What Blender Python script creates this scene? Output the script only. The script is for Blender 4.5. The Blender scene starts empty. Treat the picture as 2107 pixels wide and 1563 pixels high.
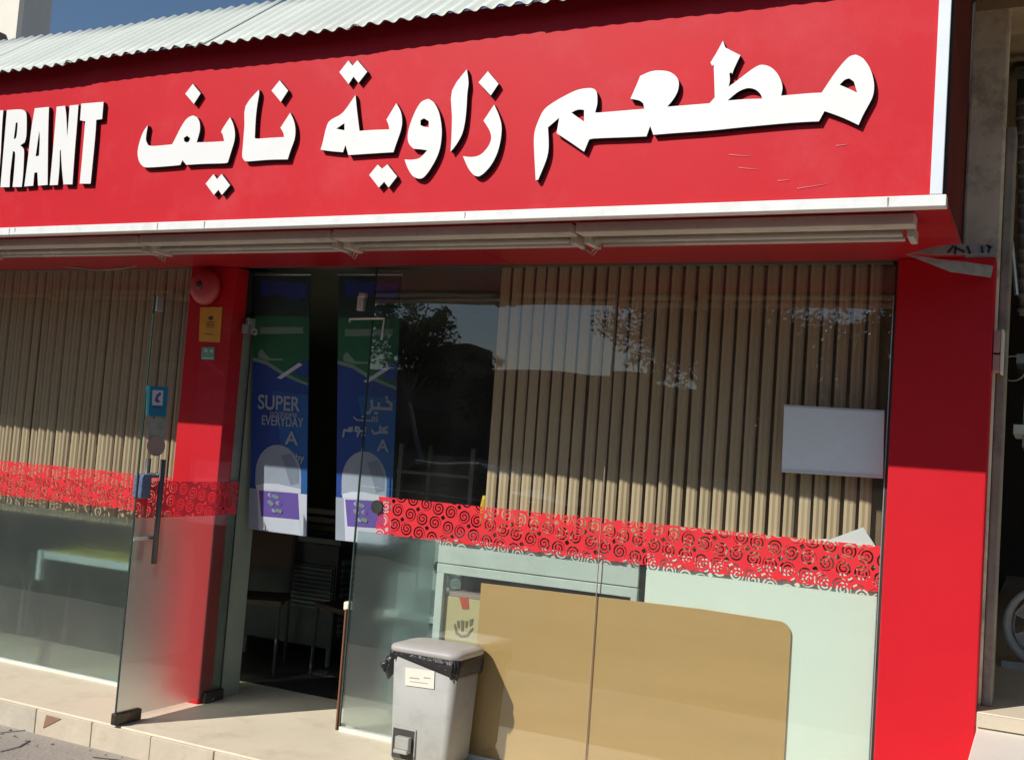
import bpy, bmesh, math, random
import numpy as np
from mathutils import Vector, Matrix, noise
from mathutils.geometry import tessellate_polygon
random.seed(7)
PI = math.pi
S = bpy.context.scene
COL = S.collection

# ------------------------------------------------------------------ camera
CAM = Vector((0.0, -4.77, 1.5))
YAW, PITCH, ROLL, FPX, PW, PH = -0.4565, 0.0653, 0.0729, 2250.0, 2107.0, 1563.0
fw = Vector((math.sin(YAW)*math.cos(PITCH), math.cos(YAW)*math.cos(PITCH), math.sin(PITCH)))
rt = Vector((math.cos(YAW), -math.sin(YAW), 0)); up = rt.cross(fw)
R2 = rt*math.cos(ROLL)+up*math.sin(ROLL); U2 = -rt*math.sin(ROLL)+up*math.cos(ROLL)
cd = bpy.data.cameras.new('camera'); cam = bpy.data.objects.new('camera', cd); COL.objects.link(cam)
M = Matrix((( R2.x, U2.x, -fw.x, CAM.x), (R2.y, U2.y, -fw.y, CAM.y), (R2.z, U2.z, -fw.z, CAM.z), (0,0,0,1)))
cam.matrix_world = M
cd.sensor_width = 36; cd.lens = 36*FPX/PW; cd.clip_end = 800; cd.clip_start = .05
S.camera = cam

# ------------------------------------------------------------------ light
SUN = Vector((0.57, 1.0, -0.90)).normalized()      # direction the light travels
w = bpy.data.worlds.new('World'); S.world = w; w.use_nodes = True
nt = w.node_tree; bg = nt.nodes['Background']
sky = nt.nodes.new('ShaderNodeTexSky'); sky.sky_type = 'NISHITA'; sky.sun_disc = False
sky.sun_elevation = math.asin(-SUN.z); sky.sun_rotation = math.atan2(-SUN.x, -SUN.y)
sky.air_density = 1.2; sky.dust_density = 0.45; sky.ozone_density = 5.0
nt.links.new(sky.outputs[0], bg.inputs[0]); bg.inputs[1].default_value = 0.078
sd = bpy.data.lights.new('sun', 'SUN'); sd.energy = 5.0; sd.angle = math.radians(.5); sd.color = (1.0, .955, .88)
so = bpy.data.objects.new('sun', sd); COL.objects.link(so)
so.rotation_euler = SUN.to_track_quat('-Z', 'Y').to_euler(); so.location = (-6, -10, 9)
S.view_settings.view_transform = 'Standard'; S.view_settings.look = 'None'
S.view_settings.exposure = -0.08; S.view_settings.gamma = 1; S.view_settings.use_curve_mapping = False
S.cycles.max_bounces = 10; S.cycles.transparent_max_bounces = 24; S.cycles.sample_clamp_indirect = 4
S.cycles.caustics_reflective = False; S.cycles.caustics_refractive = True

# ------------------------------------------------------------------ helpers
def onY(px, py, y):
    v = R2*((px-PW/2)/FPX) - U2*((py-PH/2)/FPX) + fw
    return CAM + v*((y-CAM.y)/v.y)
def onZ(px, py, z):
    v = R2*((px-PW/2)/FPX) - U2*((py-PH/2)/FPX) + fw
    return CAM + v*((z-CAM.z)/v.z)
def onX(px, py, x):
    v = R2*((px-PW/2)/FPX) - U2*((py-PH/2)/FPX) + fw
    return CAM + v*((x-CAM.x)/v.x)

class MB:
    def __init__(s): s.v = []; s.f = []; s.m = []; s.uv = {}
    def face(s, pts, mi=0, uv=None):
        b = len(s.v); s.v += [tuple(p) for p in pts]; s.f.append(tuple(range(b, b+len(pts)))); s.m.append(mi)
        if uv: s.uv[len(s.f)-1] = uv
    def box(s, x0, x1, y0, y1, z0, z1, mi=0, mat=None):
        c = [Vector((x, y, z)) for z in (z0, z1) for y in (y0, y1) for x in (x0, x1)]
        if mat: c = [mat @ p for p in c]
        b = len(s.v); s.v += [tuple(p) for p in c]
        for q in ((0,2,3,1),(4,5,7,6),(0,1,5,4),(2,6,7,3),(0,4,6,2),(1,3,7,5)):
            s.f.append(tuple(b+i for i in q)); s.m.append(mi)
    def tube(s, pts, rad, n=8, mi=0, cap=True):
        pts = [Vector(p) for p in pts]; k = len(pts)
        rad = rad if isinstance(rad, (list, tuple)) else [rad]*k
        b = len(s.v); prev = None
        for i, p in enumerate(pts):
            t = (pts[min(i+1, k-1)]-pts[max(i-1, 0)]).normalized()
            if prev is None:
                a = t.orthogonal().normalized()
            else:
                a = (prev - t*prev.dot(t)).normalized()
            prev = a; c = t.cross(a)
            for j in range(n):
                an = 2*PI*j/n; s.v.append(tuple(p + (a*math.cos(an)+c*math.sin(an))*rad[i]))
        for i in range(k-1):
            for j in range(n):
                s.f.append((b+i*n+j, b+i*n+(j+1)%n, b+(i+1)*n+(j+1)%n, b+(i+1)*n+j)); s.m.append(mi)
        if cap:
            s.f.append(tuple(b+j for j in reversed(range(n)))); s.m.append(mi)
            s.f.append(tuple(b+(k-1)*n+j for j in range(n))); s.m.append(mi)
    def lathe(s, prof, o, ax, n=24, mi=0):
        ax = Vector(ax).normalized(); a = ax.orthogonal().normalized(); c = ax.cross(a); b = len(s.v); o = Vector(o)
        for r, h in prof:
            for j in range(n):
                an = 2*PI*j/n; s.v.append(tuple(o+ax*h+(a*math.cos(an)+c*math.sin(an))*r))
        for i in range(len(prof)-1):
            for j in range(n):
                s.f.append((b+i*n+j, b+i*n+(j+1)%n, b+(i+1)*n+(j+1)%n, b+(i+1)*n+j)); s.m.append(mi)
    def slab(s, loops, off, mi=0, ms=None):
        """closed flat polygon (with holes) given thickness by the vector off"""
        off = Vector(off); ms = mi if ms is None else ms
        L = [[Vector(p) for p in l] for l in loops]; flat = [p for l in L for p in l]
        tr = tessellate_polygon(L)
        # orient towards -off (front)
        b = len(s.v); s.v += [tuple(p) for p in flat]; s.v += [tuple(p+off) for p in flat]; n = len(flat)
        for t in tr:
            nn = (flat[t[1]]-flat[t[0]]).cross(flat[t[2]]-flat[t[0]])
            t = t if nn.dot(off) < 0 else t[::-1]
            s.f.append(tuple(b+i for i in t)); s.m.append(mi)
            s.f.append(tuple(b+n+i for i in t[::-1])); s.m.append(ms)
        k = b
        for l in L:
            for i in range(len(l)):
                j = (i+1) % len(l); s.f.append((k+i, k+j, k+n+j, k+n+i)); s.m.append(ms)
            k += len(l)
    def build(s, name, mats, parent=None, smooth=False, bevel=0, fixn=True):
        me = bpy.data.meshes.new(name); me.from_pydata(s.v, [], s.f)
        for m in (mats if isinstance(mats, (list, tuple)) else [mats]): me.materials.append(m)
        me.polygons.foreach_set('material_index', s.m)
        if s.uv:
            ul = me.uv_layers.new(name='UVMap')
            for fi, uv in s.uv.items():
                for li, q in zip(me.polygons[fi].loop_indices, uv): ul.data[li].uv = q
        if fixn and not s.uv:
            bm = bmesh.new(); bm.from_mesh(me); bmesh.ops.remove_doubles(bm, verts=bm.verts, dist=1e-5)
            bmesh.ops.recalc_face_normals(bm, faces=bm.faces); bm.to_mesh(me); bm.free()
        if smooth: me.shade_smooth()
        me.update()
        o = bpy.data.objects.new(name, me); COL.objects.link(o)
        if parent: o.parent = parent
        if bevel:
            md = o.modifiers.new('bevel', 'BEVEL'); md.width = bevel; md.segments = 2; md.limit_method = 'ANGLE'; md.angle_limit = .6
            md.harden_normals = False
        return o
def tag(o, label=None, cat=None, group=None, kind=None):
    if label: o['label'] = label
    if cat: o['category'] = cat
    if group: o['group'] = group
    if kind: o['kind'] = kind
    return o
def empty(name, loc, label, cat, group=None):
    o = bpy.data.objects.new(name, None); o.location = loc; o.empty_display_size = .1; COL.objects.link(o)
    return tag(o, label, cat, group)
def part(name, mb, mats, root, **k):
    """mesh given in world coordinates, linked as a child of root (roots are never rotated when built)"""
    o = mb.build(name, mats, root, **k)
    l = root.matrix_local.translation.copy(); p = root.parent
    while p: l += p.matrix_local.translation; p = p.parent
    if root.type == 'EMPTY': o.data.transform(Matrix.Translation(-Vector(root.location)))
    return o
def box(*a, **k):
    m = MB(); m.box(*a, **k); return m

# ------------------------------------------------------------------ materials
def base(name):
    m = bpy.data.materials.new(name); m.use_nodes = True; return m, m.node_tree, m.node_tree.nodes['Principled BSDF']
def N(t, ty, **k):
    n = t.nodes.new(ty)
    for a, b in k.items(): setattr(n, a, b)
    return n
def mat(name, col, rough=.6, metal=0, var=.12, scale=6, bump=.0, bscale=60, spec=.5, dirt=None, dscale=2.5, damt=.5, stretch=None, coat=0):
    m, t, b = base(name)
    b.inputs['Roughness'].default_value = rough; b.inputs['Metallic'].default_value = metal
    b.inputs['Specular IOR Level'].default_value = spec; b.inputs['Coat Weight'].default_value = coat
    tc = N(t, 'ShaderNodeTexCoord'); src = tc.outputs['Object']
    if stretch:
        mp = N(t, 'ShaderNodeMapping'); mp.inputs['Scale'].default_value = stretch; t.links.new(src, mp.inputs[0]); src = mp.outputs[0]
    n1 = N(t, 'ShaderNodeTexNoise'); n1.inputs['Scale'].default_value = scale; n1.inputs['Detail'].default_value = 6; n1.inputs['Roughness'].default_value = .62
    t.links.new(src, n1.inputs['Vector'])
    r = N(t, 'ShaderNodeValToRGB'); r.color_ramp.elements[0].position = .3; r.color_ramp.elements[1].position = .7
    lo = [c*(1-var) for c in col]; hi = [min(1, c*(1+var)) for c in col]
    r.color_ramp.elements[0].color = (*lo, 1); r.color_ramp.elements[1].color = (*hi, 1)
    t.links.new(n1.outputs[0], r.inputs[0]); out = r.outputs[0]
    if dirt:
        n2 = N(t, 'ShaderNodeTexNoise'); n2.inputs['Scale'].default_value = dscale; n2.inputs['Detail'].default_value = 8; n2.inputs['Roughness'].default_value = .7
        t.links.new(src, n2.inputs['Vector'])
        r2 = N(t, 'ShaderNodeValToRGB'); r2.color_ramp.elements[0].position = .5; r2.color_ramp.elements[1].position = .72
        r2.color_ramp.elements[1].color = (damt, damt, damt, 1); t.links.new(n2.outputs[0], r2.inputs[0])
        mx = N(t, 'ShaderNodeMix', data_type='RGBA'); mx.inputs[7].default_value = (*dirt, 1)
        t.links.new(r2.outputs[0], mx.inputs[0]); t.links.new(out, mx.inputs[6]); out = mx.outputs[2]
    t.links.new(out, b.inputs['Base Color'])
    n4 = N(t, 'ShaderNodeMapRange'); n4.inputs[3].default_value = max(.02, rough-.08); n4.inputs[4].default_value = min(1, rough+.1)
    t.links.new(n1.outputs[0], n4.inputs[0]); t.links.new(n4.outputs[0], b.inputs['Roughness'])
    if bump:
        n3 = N(t, 'ShaderNodeTexNoise'); n3.inputs['Scale'].default_value = bscale; n3.inputs['Detail'].default_value = 5
        t.links.new(src, n3.inputs['Vector'])
        bp = N(t, 'ShaderNodeBump'); bp.inputs['Strength'].default_value = bump; bp.inputs['Distance'].default_value = .01
        t.links.new(n3.outputs[0], bp.inputs['Height']); t.links.new(bp.outputs[0], b.inputs['Normal'])
    return m

RED = mat('red_cladding', (.58, .012, .022), .45, spec=.22, var=.05, scale=1.3, bump=.05, bscale=2.5)
SIGNRED = mat('sign_red', (.60, .013, .024), .5, spec=.2, var=.06, scale=1.2, dirt=(.74, .16, .18), dscale=2.6, damt=.16, bump=.06, bscale=2)
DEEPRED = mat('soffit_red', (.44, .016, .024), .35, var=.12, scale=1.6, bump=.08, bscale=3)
WHITE = mat('white_letter', (.84, .84, .82), .4, var=.02, scale=3)
TRIM = mat('white_trim', (.82, .83, .82), .45, var=.03, dirt=(.45, .42, .36), dscale=9, damt=.35)
BLACK = mat('black_edge', (.018, .018, .017), .6, var=.2)
ROOFM = mat('grp_roof_sheet', (.64, .68, .62), .55, var=.10, scale=2.2, dirt=(.62, .62, .57), dscale=1.5, damt=.6, stretch=(1, .35, .35))
ROOFU = mat('roof_sheet_edge', (.10, .11, .10), .8)
SLAT = mat('blind_slat', (.60, .455, .285), .75, var=.10, scale=5, bump=.10, bscale=140, stretch=(1, 1, .05))
RAIL = mat('blind_rail', (.30, .26, .19), .5)
CONC = mat('pavement_concrete', (.36, .325, .28), .9, var=.14, scale=1.4, bump=.5, bscale=45, dirt=(.22, .20, .175), dscale=1.6, damt=.6)
PLAT = mat('cream_tile', (.75, .665, .50), .55, var=.045, scale=1.1, dirt=(.50, .41, .29), dscale=3.6, damt=.5, bump=.05, bscale=30)
RISER = mat('riser_tile', (.60, .52, .40), .6, var=.10, scale=3, dirt=(.33, .22, .13), dscale=5, damt=.4, bump=.2, bscale=30)
RISERB = mat('riser_tile_greyer', (.52, .47, .38), .6, var=.10, scale=4, dirt=(.30, .24, .17), dscale=5, damt=.4, bump=.2, bscale=30)
GROUT = mat('grout', (.30, .26, .20), .9)
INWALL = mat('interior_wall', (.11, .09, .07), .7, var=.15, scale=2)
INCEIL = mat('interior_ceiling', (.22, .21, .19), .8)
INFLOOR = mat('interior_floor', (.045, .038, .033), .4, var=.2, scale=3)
COLC = mat('weathered_concrete', (.80, .70, .55), .85, var=.18, scale=3, bump=.4, bscale=25, dirt=(.12, .10, .08), dscale=5, damt=.8)
SLABC = mat('canopy_slab_paint', (.46, .34, .20), .8, var=.14, scale=2, dirt=(.25, .17, .1), dscale=3, damt=.5)
STEEL = mat('stainless_steel', (.11, .115, .115), .42, metal=.5, var=.1, scale=3)
GALV = mat('grey_metal', (.34, .35, .34), .45, metal=.6, var=.15, scale=4)
DARKM = mat('dark_metal', (.05, .048, .045), .45, metal=.3, var=.3)
FITB = mat('patch_fitting_bronze', (.085, .072, .055), .32, metal=.7, var=.35, scale=40)
ALUM = mat('aluminium', (.62, .64, .62), .32, metal=.7, var=.08, scale=5)
ALUP = mat('pale_aluminium_paint', (.66, .70, .66), .5, var=.08, scale=3, dirt=(.45, .47, .42), dscale=4, damt=.4)
TUBE = mat('lamp_tube_glass', (.58, .52, .46), .25, var=.05)
LAMPB = mat('lamp_batten_enamel', (.62, .58, .52), .45, var=.15, scale=4, dirt=(.2, .16, .12), dscale=8, damt=.5)
BELL = mat('bell_red_enamel', (.50, .075, .085), .4, var=.1)
BELLD = mat('bell_dark_centre', (.07, .05, .03), .4)
ORANGE = mat('orange_notice_paper', (.80, .38, .035), .6, var=.08, scale=20)
GREEN = mat('green_plate', (.16, .42, .30), .5)
GREENL = mat('pale_green_mark', (.55, .72, .62), .6)
INK = mat('dark_ink', (.10, .05, .03), .7)
GREYPAPER = mat('grey_torn_film', (.34, .33, .31), .7, var=.18, scale=14, dirt=(.1, .08, .07), dscale=18, damt=.5)
BINM = mat('bin_grey_plastic', (.38, .38, .355), .62, var=.05, scale=3, dirt=(.24, .23, .20), dscale=9, damt=.45)
BINSIDE = mat('bin_lid_plastic', (.40, .39, .375), .5, var=.07, scale=4, dirt=(.50, .46, .34), dscale=4, damt=.5)
BAG = mat('black_bin_liner', (.018, .017, .019), .28, var=.3, bump=1.0, bscale=55, spec=.6)
PAPER = mat('off_white_paper', (.80, .77, .66), .8, var=.03)
PAPERW = mat('white_paper', (.80, .84, .84), .8, var=.03)
CARD = mat('cardboard_box', (.62, .50, .28), .8, var=.07, scale=4)
CARDT = mat('red_sticker', (.62, .09, .05), .6)
WOODP = mat('plywood_face', (.62, .355, .135), .5, var=.05, scale=1.6, stretch=(.6, 1, 5), bump=.05, bscale=40)
PANELW = mat('white_laminate', (.93, .97, .88), .5, var=.03, scale=1.5)
PANELG = mat('grey_blue_board', (.80, .92, .97), .25, var=.05, scale=1.5)
CAB = mat('teal_grey_cabinet', (.26, .33, .31), .4, var=.12, scale=2)
TABLEY = mat('table_top_yellow', (.80, .70, .14), .5, var=.1)
LEGW = mat('table_leg_white', (.75, .78, .76), .5)
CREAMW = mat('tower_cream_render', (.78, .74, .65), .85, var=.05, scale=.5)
TWSHADE = mat('tower_shaded_render', (.56, .54, .50), .85, var=.05, scale=.5)  # darker copy of the cream render, the side's shade put into the colour
BROWNW = mat('far_wall_render', (.20, .16, .12), .85, var=.15, scale=.6)
BARK = mat('bark', (.15, .125, .10), .9, var=.3, scale=8, bump=.8, bscale=14)
PALEB = mat('pale_bark', (.42, .40, .36), .85, var=.2, scale=6)
LEAFM = mat('leaf_green', (.075, .10, .035), .55, var=.4, scale=2)
LEAFG = mat('leaf_grey_green', (.15, .17, .11), .55, var=.4, scale=2)
CARP = mat('black_car_paint', (.012, .013, .016), .18, var=.1, coat=1)
CARG = mat('dark_car_glass', (.015, .018, .02), .05, var=.1)
TYRE = mat('tyre_rubber', (.02, .02, .02), .85)
RUST = mat('dark_rusty_metal', (.14, .11, .08), .7, metal=.3, var=.35, scale=9)
DUCTM = mat('ribbed_duct_grey', (.26, .24, .21), .6, var=.2, scale=9)
PIPEG = mat('pipe_grey_paint', (.30, .29, .27), .5, var=.2, scale=9)
PINKB = mat('faded_pink_plastic', (.50, .25, .22), .6, var=.1)
FANG = mat('fan_guard_grey', (.55, .54, .51), .5, var=.2, scale=12)
GLASSE = mat('glass_edge_green', (.035, .06, .05), .2, var=.1)
WOODB = mat('brown_wood_edge', (.22, .085, .04), .6)
ASPH = mat('asphalt', (.055, .053, .05), .9, var=.2, scale=3, bump=.5, bscale=60)

def glass_mat(name, tint, f0=.11):
    m, t, b = base(name); t.nodes.remove(b); out = [n for n in t.nodes if n.type == 'OUTPUT_MATERIAL'][0]
    tr = N(t, 'ShaderNodeBsdfTransparent'); tr.inputs[0].default_value = (*tint, 1)
    gl = N(t, 'ShaderNodeBsdfGlossy'); gl.inputs['Roughness'].default_value = .0; gl.inputs[0].default_value = (.95, .97, 1, 1)
    lw = N(t, 'ShaderNodeLayerWeight'); lw.inputs[0].default_value = .5
    pw = N(t, 'ShaderNodeMath', operation='POWER'); pw.inputs[1].default_value = 5; t.links.new(lw.outputs['Facing'], pw.inputs[0])
    bt = N(t, 'ShaderNodeTexCoord'); bn_ = N(t, 'ShaderNodeTexNoise'); bn_.inputs['Scale'].default_value = 1.6; bn_.inputs['Detail'].default_value = 1
    t.links.new(bt.outputs['Object'], bn_.inputs['Vector']); bu = N(t, 'ShaderNodeBump'); bu.inputs['Strength'].default_value = 1; bu.inputs['Distance'].default_value = .0022
    t.links.new(bn_.outputs[0], bu.inputs['Height']); t.links.new(bu.outputs[0], gl.inputs['Normal'])
    mx = N(t, 'ShaderNodeMixShader')
    mm = N(t, 'ShaderNodeMath', operation='MULTIPLY_ADD'); mm.inputs[1].default_value = 1-f0; mm.inputs[2].default_value = f0; mm.use_clamp = True
    t.links.new(pw.outputs[0], mm.inputs[0]); t.links.new(mm.outputs[0], mx.inputs[0]); t.links.new(tr.outputs[0], mx.inputs[1]); t.links.new(gl.outputs[0], mx.inputs[2])
    # faint smears and dust
    df = N(t, 'ShaderNodeBsdfDiffuse'); df.inputs[0].default_value = (.55, .55, .5, 1)
    tc = N(t, 'ShaderNodeTexCoord'); no = N(t, 'ShaderNodeTexNoise'); no.inputs['Scale'].default_value = 2.2; no.inputs['Detail'].default_value = 8
    t.links.new(tc.outputs['Object'], no.inputs['Vector'])
    mr = N(t, 'ShaderNodeMapRange'); mr.inputs[1].default_value = .45; mr.inputs[2].default_value = .9; mr.inputs[3].default_value = .004; mr.inputs[4].default_value = .06
    t.links.new(no.outputs[0], mr.inputs[0])
    m2 = N(t, 'ShaderNodeMixShader'); t.links.new(mr.outputs[0], m2.inputs[0]); t.links.new(mx.outputs[0], m2.inputs[1]); t.links.new(df.outputs[0], m2.inputs[2])
    t.links.new(m2.outputs[0], out.inputs[0]); return m
GLASS = glass_mat('clear_glass', (.90, .94, .92))
GLASSD = glass_mat('clear_door_glass', (.92, .95, .94), .04)

def frost_mat(name, clear, blur, diff, tint, rough=.35, ior=1.12, gloss=.06):
    m, t, b = base(name); t.nodes.remove(b); out = [n for n in t.nodes if n.type == 'OUTPUT_MATERIAL'][0]
    tr = N(t, 'ShaderNodeBsdfTransparent'); tr.inputs[0].default_value = (*tint, 1)
    rf = N(t, 'ShaderNodeBsdfRefraction'); rf.inputs['IOR'].default_value = ior; rf.inputs['Roughness'].default_value = rough; rf.inputs[0].default_value = (*tint, 1)
    d1 = N(t, 'ShaderNodeBsdfDiffuse'); d1.inputs[0].default_value = (.62, .70, .66, 1)
    d2 = N(t, 'ShaderNodeBsdfTranslucent'); d2.inputs[0].default_value = (.62, .70, .66, 1)
    gl = N(t, 'ShaderNodeBsdfGlossy'); gl.inputs['Roughness'].default_value = .22
    lw = N(t, 'ShaderNodeLayerWeight'); lw.inputs[0].default_value = .5
    fr = N(t, 'ShaderNodeMath', operation='MULTIPLY'); fr.inputs[1].default_value = gloss; t.links.new(lw.outputs['Facing'], fr.inputs[0])
    a = N(t, 'ShaderNodeMixShader'); a.inputs[0].default_value = blur/(clear+blur); t.links.new(tr.outputs[0], a.inputs[1]); t.links.new(rf.outputs[0], a.inputs[2])
    d = N(t, 'ShaderNodeMixShader'); d.inputs[0].default_value = .5; t.links.new(d1.outputs[0], d.inputs[1]); t.links.new(d2.outputs[0], d.inputs[2])
    c = N(t, 'ShaderNodeMixShader'); c.inputs[0].default_value = diff; t.links.new(a.outputs[0], c.inputs[1]); t.links.new(d.outputs[0], c.inputs[2])
    e = N(t, 'ShaderNodeMixShader'); t.links.new(fr.outputs[0], e.inputs[0]); t.links.new(c.outputs[0], e.inputs[1]); t.links.new(gl.outputs[0], e.inputs[2])
    t.links.new(e.outputs[0], out.inputs[0]); return m
FROST_R = frost_mat('frosted_film_thin', .90, .10, .035, (.96, 1.0, .98), .25)
FROST_L = frost_mat('frosted_film', .48, .52, .06, (.86, .93, .925), .55, 1.4, .03)
FROST_D = frost_mat('frosted_film_door', .10, .90, .09, (.96, .98, .97), .62, 1.4, .04)

def swirl_mat():
    m, t, b = base('red_swirl_film'); out = [n for n in t.nodes if n.type == 'OUTPUT_MATERIAL'][0]
    b.inputs['Base Color'].default_value = (.80, .030, .045, 1); b.inputs['Roughness'].default_value = .45
    def ma(op, a, c=None, d=None):
        n = N(t, 'ShaderNodeMath', operation=op)
        for i, q in enumerate((a, c, d)):
            if q is None: continue
            if isinstance(q, (int, float)): n.inputs[i].default_value = q
            else: t.links.new(q, n.inputs[i])
        return n.outputs[0]
    uv = N(t, 'ShaderNodeUVMap'); mp = N(t, 'ShaderNodeMapping'); mp.inputs['Rotation'].default_value = (0, 0, math.radians(11)); mp.inputs['Scale'].default_value = (13.2, 13.2, 1)
    t.links.new(uv.outputs[0], mp.inputs[0]); sp = N(t, 'ShaderNodeSeparateXYZ'); t.links.new(mp.outputs[0], sp.inputs[0])
    x, y = sp.outputs[0], sp.outputs[1]
    lx = ma('SUBTRACT', ma('FRACT', x), .5); ly = ma('SUBTRACT', ma('FRACT', y), .5)
    r = ma('SQRT', ma('ADD', ma('MULTIPLY', lx, lx), ma('MULTIPLY', ly, ly)))
    cell = ma('ADD', ma('MULTIPLY', ma('FLOOR', x), .37), ma('MULTIPLY', ma('FLOOR', y), .61))
    th = ma('DIVIDE', ma('ARCTAN2', ly, lx), 2*PI)
    ph = ma('FRACT', ma('ADD', ma('ADD', ma('MULTIPLY', r, 5.2), th), cell))
    ring = ma('LESS_THAN', ph, ma('ADD', .36, ma('MULTIPLY', r, .45)))
    hole = ma('MULTIPLY', ring, ma('MULTIPLY', ma('LESS_THAN', r, .445), ma('GREATER_THAN', r, .05)))
    qx = ma('ABSOLUTE', ma('SUBTRACT', ma('FRACT', ma('ADD', x, .5)), .5)); qy = ma('ABSOLUTE', ma('SUBTRACT', ma('FRACT', ma('ADD', y, .5)), .5))
    par = ma('FRACT', ma('MULTIPLY', ma('ADD', ma('FLOOR', ma('ADD', x, .5)), ma('FLOOR', ma('ADD', y, .5))), .5))
    dia = ma('MULTIPLY', ma('LESS_THAN', ma('ADD', qx, qy), .18), ma('LESS_THAN', ma('ABSOLUTE', par), .25))
    h = ma('MAXIMUM', hole, dia)
    tr = N(t, 'ShaderNodeBsdfTransparent'); tl = N(t, 'ShaderNodeBsdfTranslucent'); tl.inputs[0].default_value = (.8, .05, .06, 1)
    f = N(t, 'ShaderNodeMixShader'); f.inputs[0].default_value = .16; t.links.new(b.outputs[0], f.inputs[1]); t.links.new(tl.outputs[0], f.inputs[2])
    mx = N(t, 'ShaderNodeMixShader'); t.links.new(h, mx.inputs[0]); t.links.new(f.outputs[0], mx.inputs[1]); t.links.new(tr.outputs[0], mx.inputs[2])
    t.links.new(mx.outputs[0], out.inputs[0]); return m
SWIRL = swirl_mat()

# print materials of the banners
BLUE1 = mat('banner_navy', (.022, .060, .26), .35, var=.15, scale=2)
BLUE2 = mat('banner_lighter_blue', (.022, .11, .33), .35, var=.12, scale=2)
BGREEN = mat('banner_green', (.02, .13, .055), .35, var=.2, scale=4)
BGREEND = mat('banner_dark_teal', (.015, .05, .045), .35, var=.2, scale=4)
BGREY = mat('banner_pale_grey', (.30, .35, .42), .4, var=.08, scale=4)
BSHADE = mat('banner_shade_grey', (.19, .235, .31), .4)
BPURP = mat('banner_purple', (.13, .085, .34), .4, var=.1)
BWHITE = mat('banner_white', (.55, .59, .68), .4, var=.06, scale=6)
BPALEG = mat('banner_pale_green', (.17, .27, .22), .4)
CYAN = mat('sticker_blue', (.012, .20, .38), .4)
CYANL = mat('sticker_light_cyan', (.10, .52, .62), .4)
STG = mat('sticker_grey_film', (.26, .30, .29), .5, var=.2, scale=25)
STP = mat('sticker_mauve_film', (.30, .24, .24), .5, var=.1)

# ------------------------------------------------------------------ ground
GZ = -.13
g = MB(); g.face([(-400, -2.6, GZ), (400, -2.6, GZ), (400, 400, GZ), (-400, 400, GZ)])
o = g.build('pavement', CONC, fixn=False); tag(o, kind='structure')
g = MB(); g.box(-400, 400, -400, -2.6, -.6, GZ-.10); o = g.build('road', ASPH); tag(o, kind='structure')
g = MB(); g.box(-60, 60, -14.2, -13.0, -.5, GZ+.004)
o = g.build('far_pavement', CONC); tag(o, kind='structure')
# pavement cracks: thin dark recessed strips
ck = MB()
for pts in ([(0,1506),(60,1500),(100,1492),(130,1480)], [(0,1545),(40,1535),(62,1522)], [(190,1556),(250,1563)]):
    P = [onZ(x, y, GZ+.004) for x, y in pts]
    for a, b in zip(P[:-1], P[1:]):
        d = (b-a).normalized().cross(Vector((0,0,1)))*.006
        ck.face([a-d, b-d, b+d*.7, a+d*.7])
o = ck.build('pavement_crack', mat('crack_dark', (.09, .08, .07), .95), fixn=False); tag(o, kind='structure')
db = MB(); rd = random.Random(5)
for i in range(170):
    x, y = rd.uniform(-6.2, -.4), -.63-abs(rd.gauss(0, .28)); s_ = rd.uniform(.003, .011)
    p = Vector((x, y, GZ+.001)); a_ = rd.uniform(0, 6.3); e1 = Vector((math.cos(a_), math.sin(a_), 0))*s_; e2 = Vector((-math.sin(a_), math.cos(a_), 0))*s_*.6
    t_ = p+Vector((0, 0, s_*.6)); q_ = [p-e1-e2, p+e1-e2, p+e1+e2, p-e1+e2]
    for j in range(4): db.face([q_[j], q_[(j+1) % 4], t_], rd.randrange(1) if i % 3 else 1)
o = db.build('grit', [mat('grit_grey', (.20, .18, .15), .9), mat('dry_leaf_bits', (.22, .13, .05), .8)], fixn=False); tag(o, kind='stuff', label='scattered grit and dry leaf bits along the foot of the step', cat='grit')
# raised platform in front of the shop
pl = empty('entrance_platform', (-4, -.3, 0), 'cream tiled low step running along the front of the shop', 'step')
m = MB(); m.box(-8.6, -.22, -.588, .62, -.5, 0); part('platform_slab', m, PLAT, pl, bevel=.004)
x = -8.6; i = 0
rs = random.Random(3)
while x < -.24:
    wd = .395
    x1 = min(x+wd, -.22)
    m = MB(); dy = rs.uniform(-.003, .003)
    m.box(x+.003, x1-.003, -.606+dy, -.588, GZ-.02, -.008); part('riser_tile', m, RISER if rs.random() < .6 else RISERB, pl, bevel=.003)
    x = x1; i += 1
m = MB(); m.slab([[onY(88, 1497, -.609), onY(95, 1470, -.609), onY(125, 1478, -.609)]], (0, .002, 0)); part('stain', m, mat('brown_stain', (.30, .16, .10), .8), pl)

# ------------------------------------------------------------------ shop building
SO = 2.42    # soffit height
sh = empty('shop_building', (-4, 1, 0), 'red clad single storey restaurant shop behind its glass front', 'shop')
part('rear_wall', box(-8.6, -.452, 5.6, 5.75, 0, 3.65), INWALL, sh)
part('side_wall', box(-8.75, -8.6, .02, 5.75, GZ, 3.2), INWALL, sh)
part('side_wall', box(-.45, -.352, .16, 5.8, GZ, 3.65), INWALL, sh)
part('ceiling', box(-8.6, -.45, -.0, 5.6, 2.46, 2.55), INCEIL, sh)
part('floor_tiles', box(-8.6, -.45, .62, 5.6, -.3, -.001), INFLOOR, sh)
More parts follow.
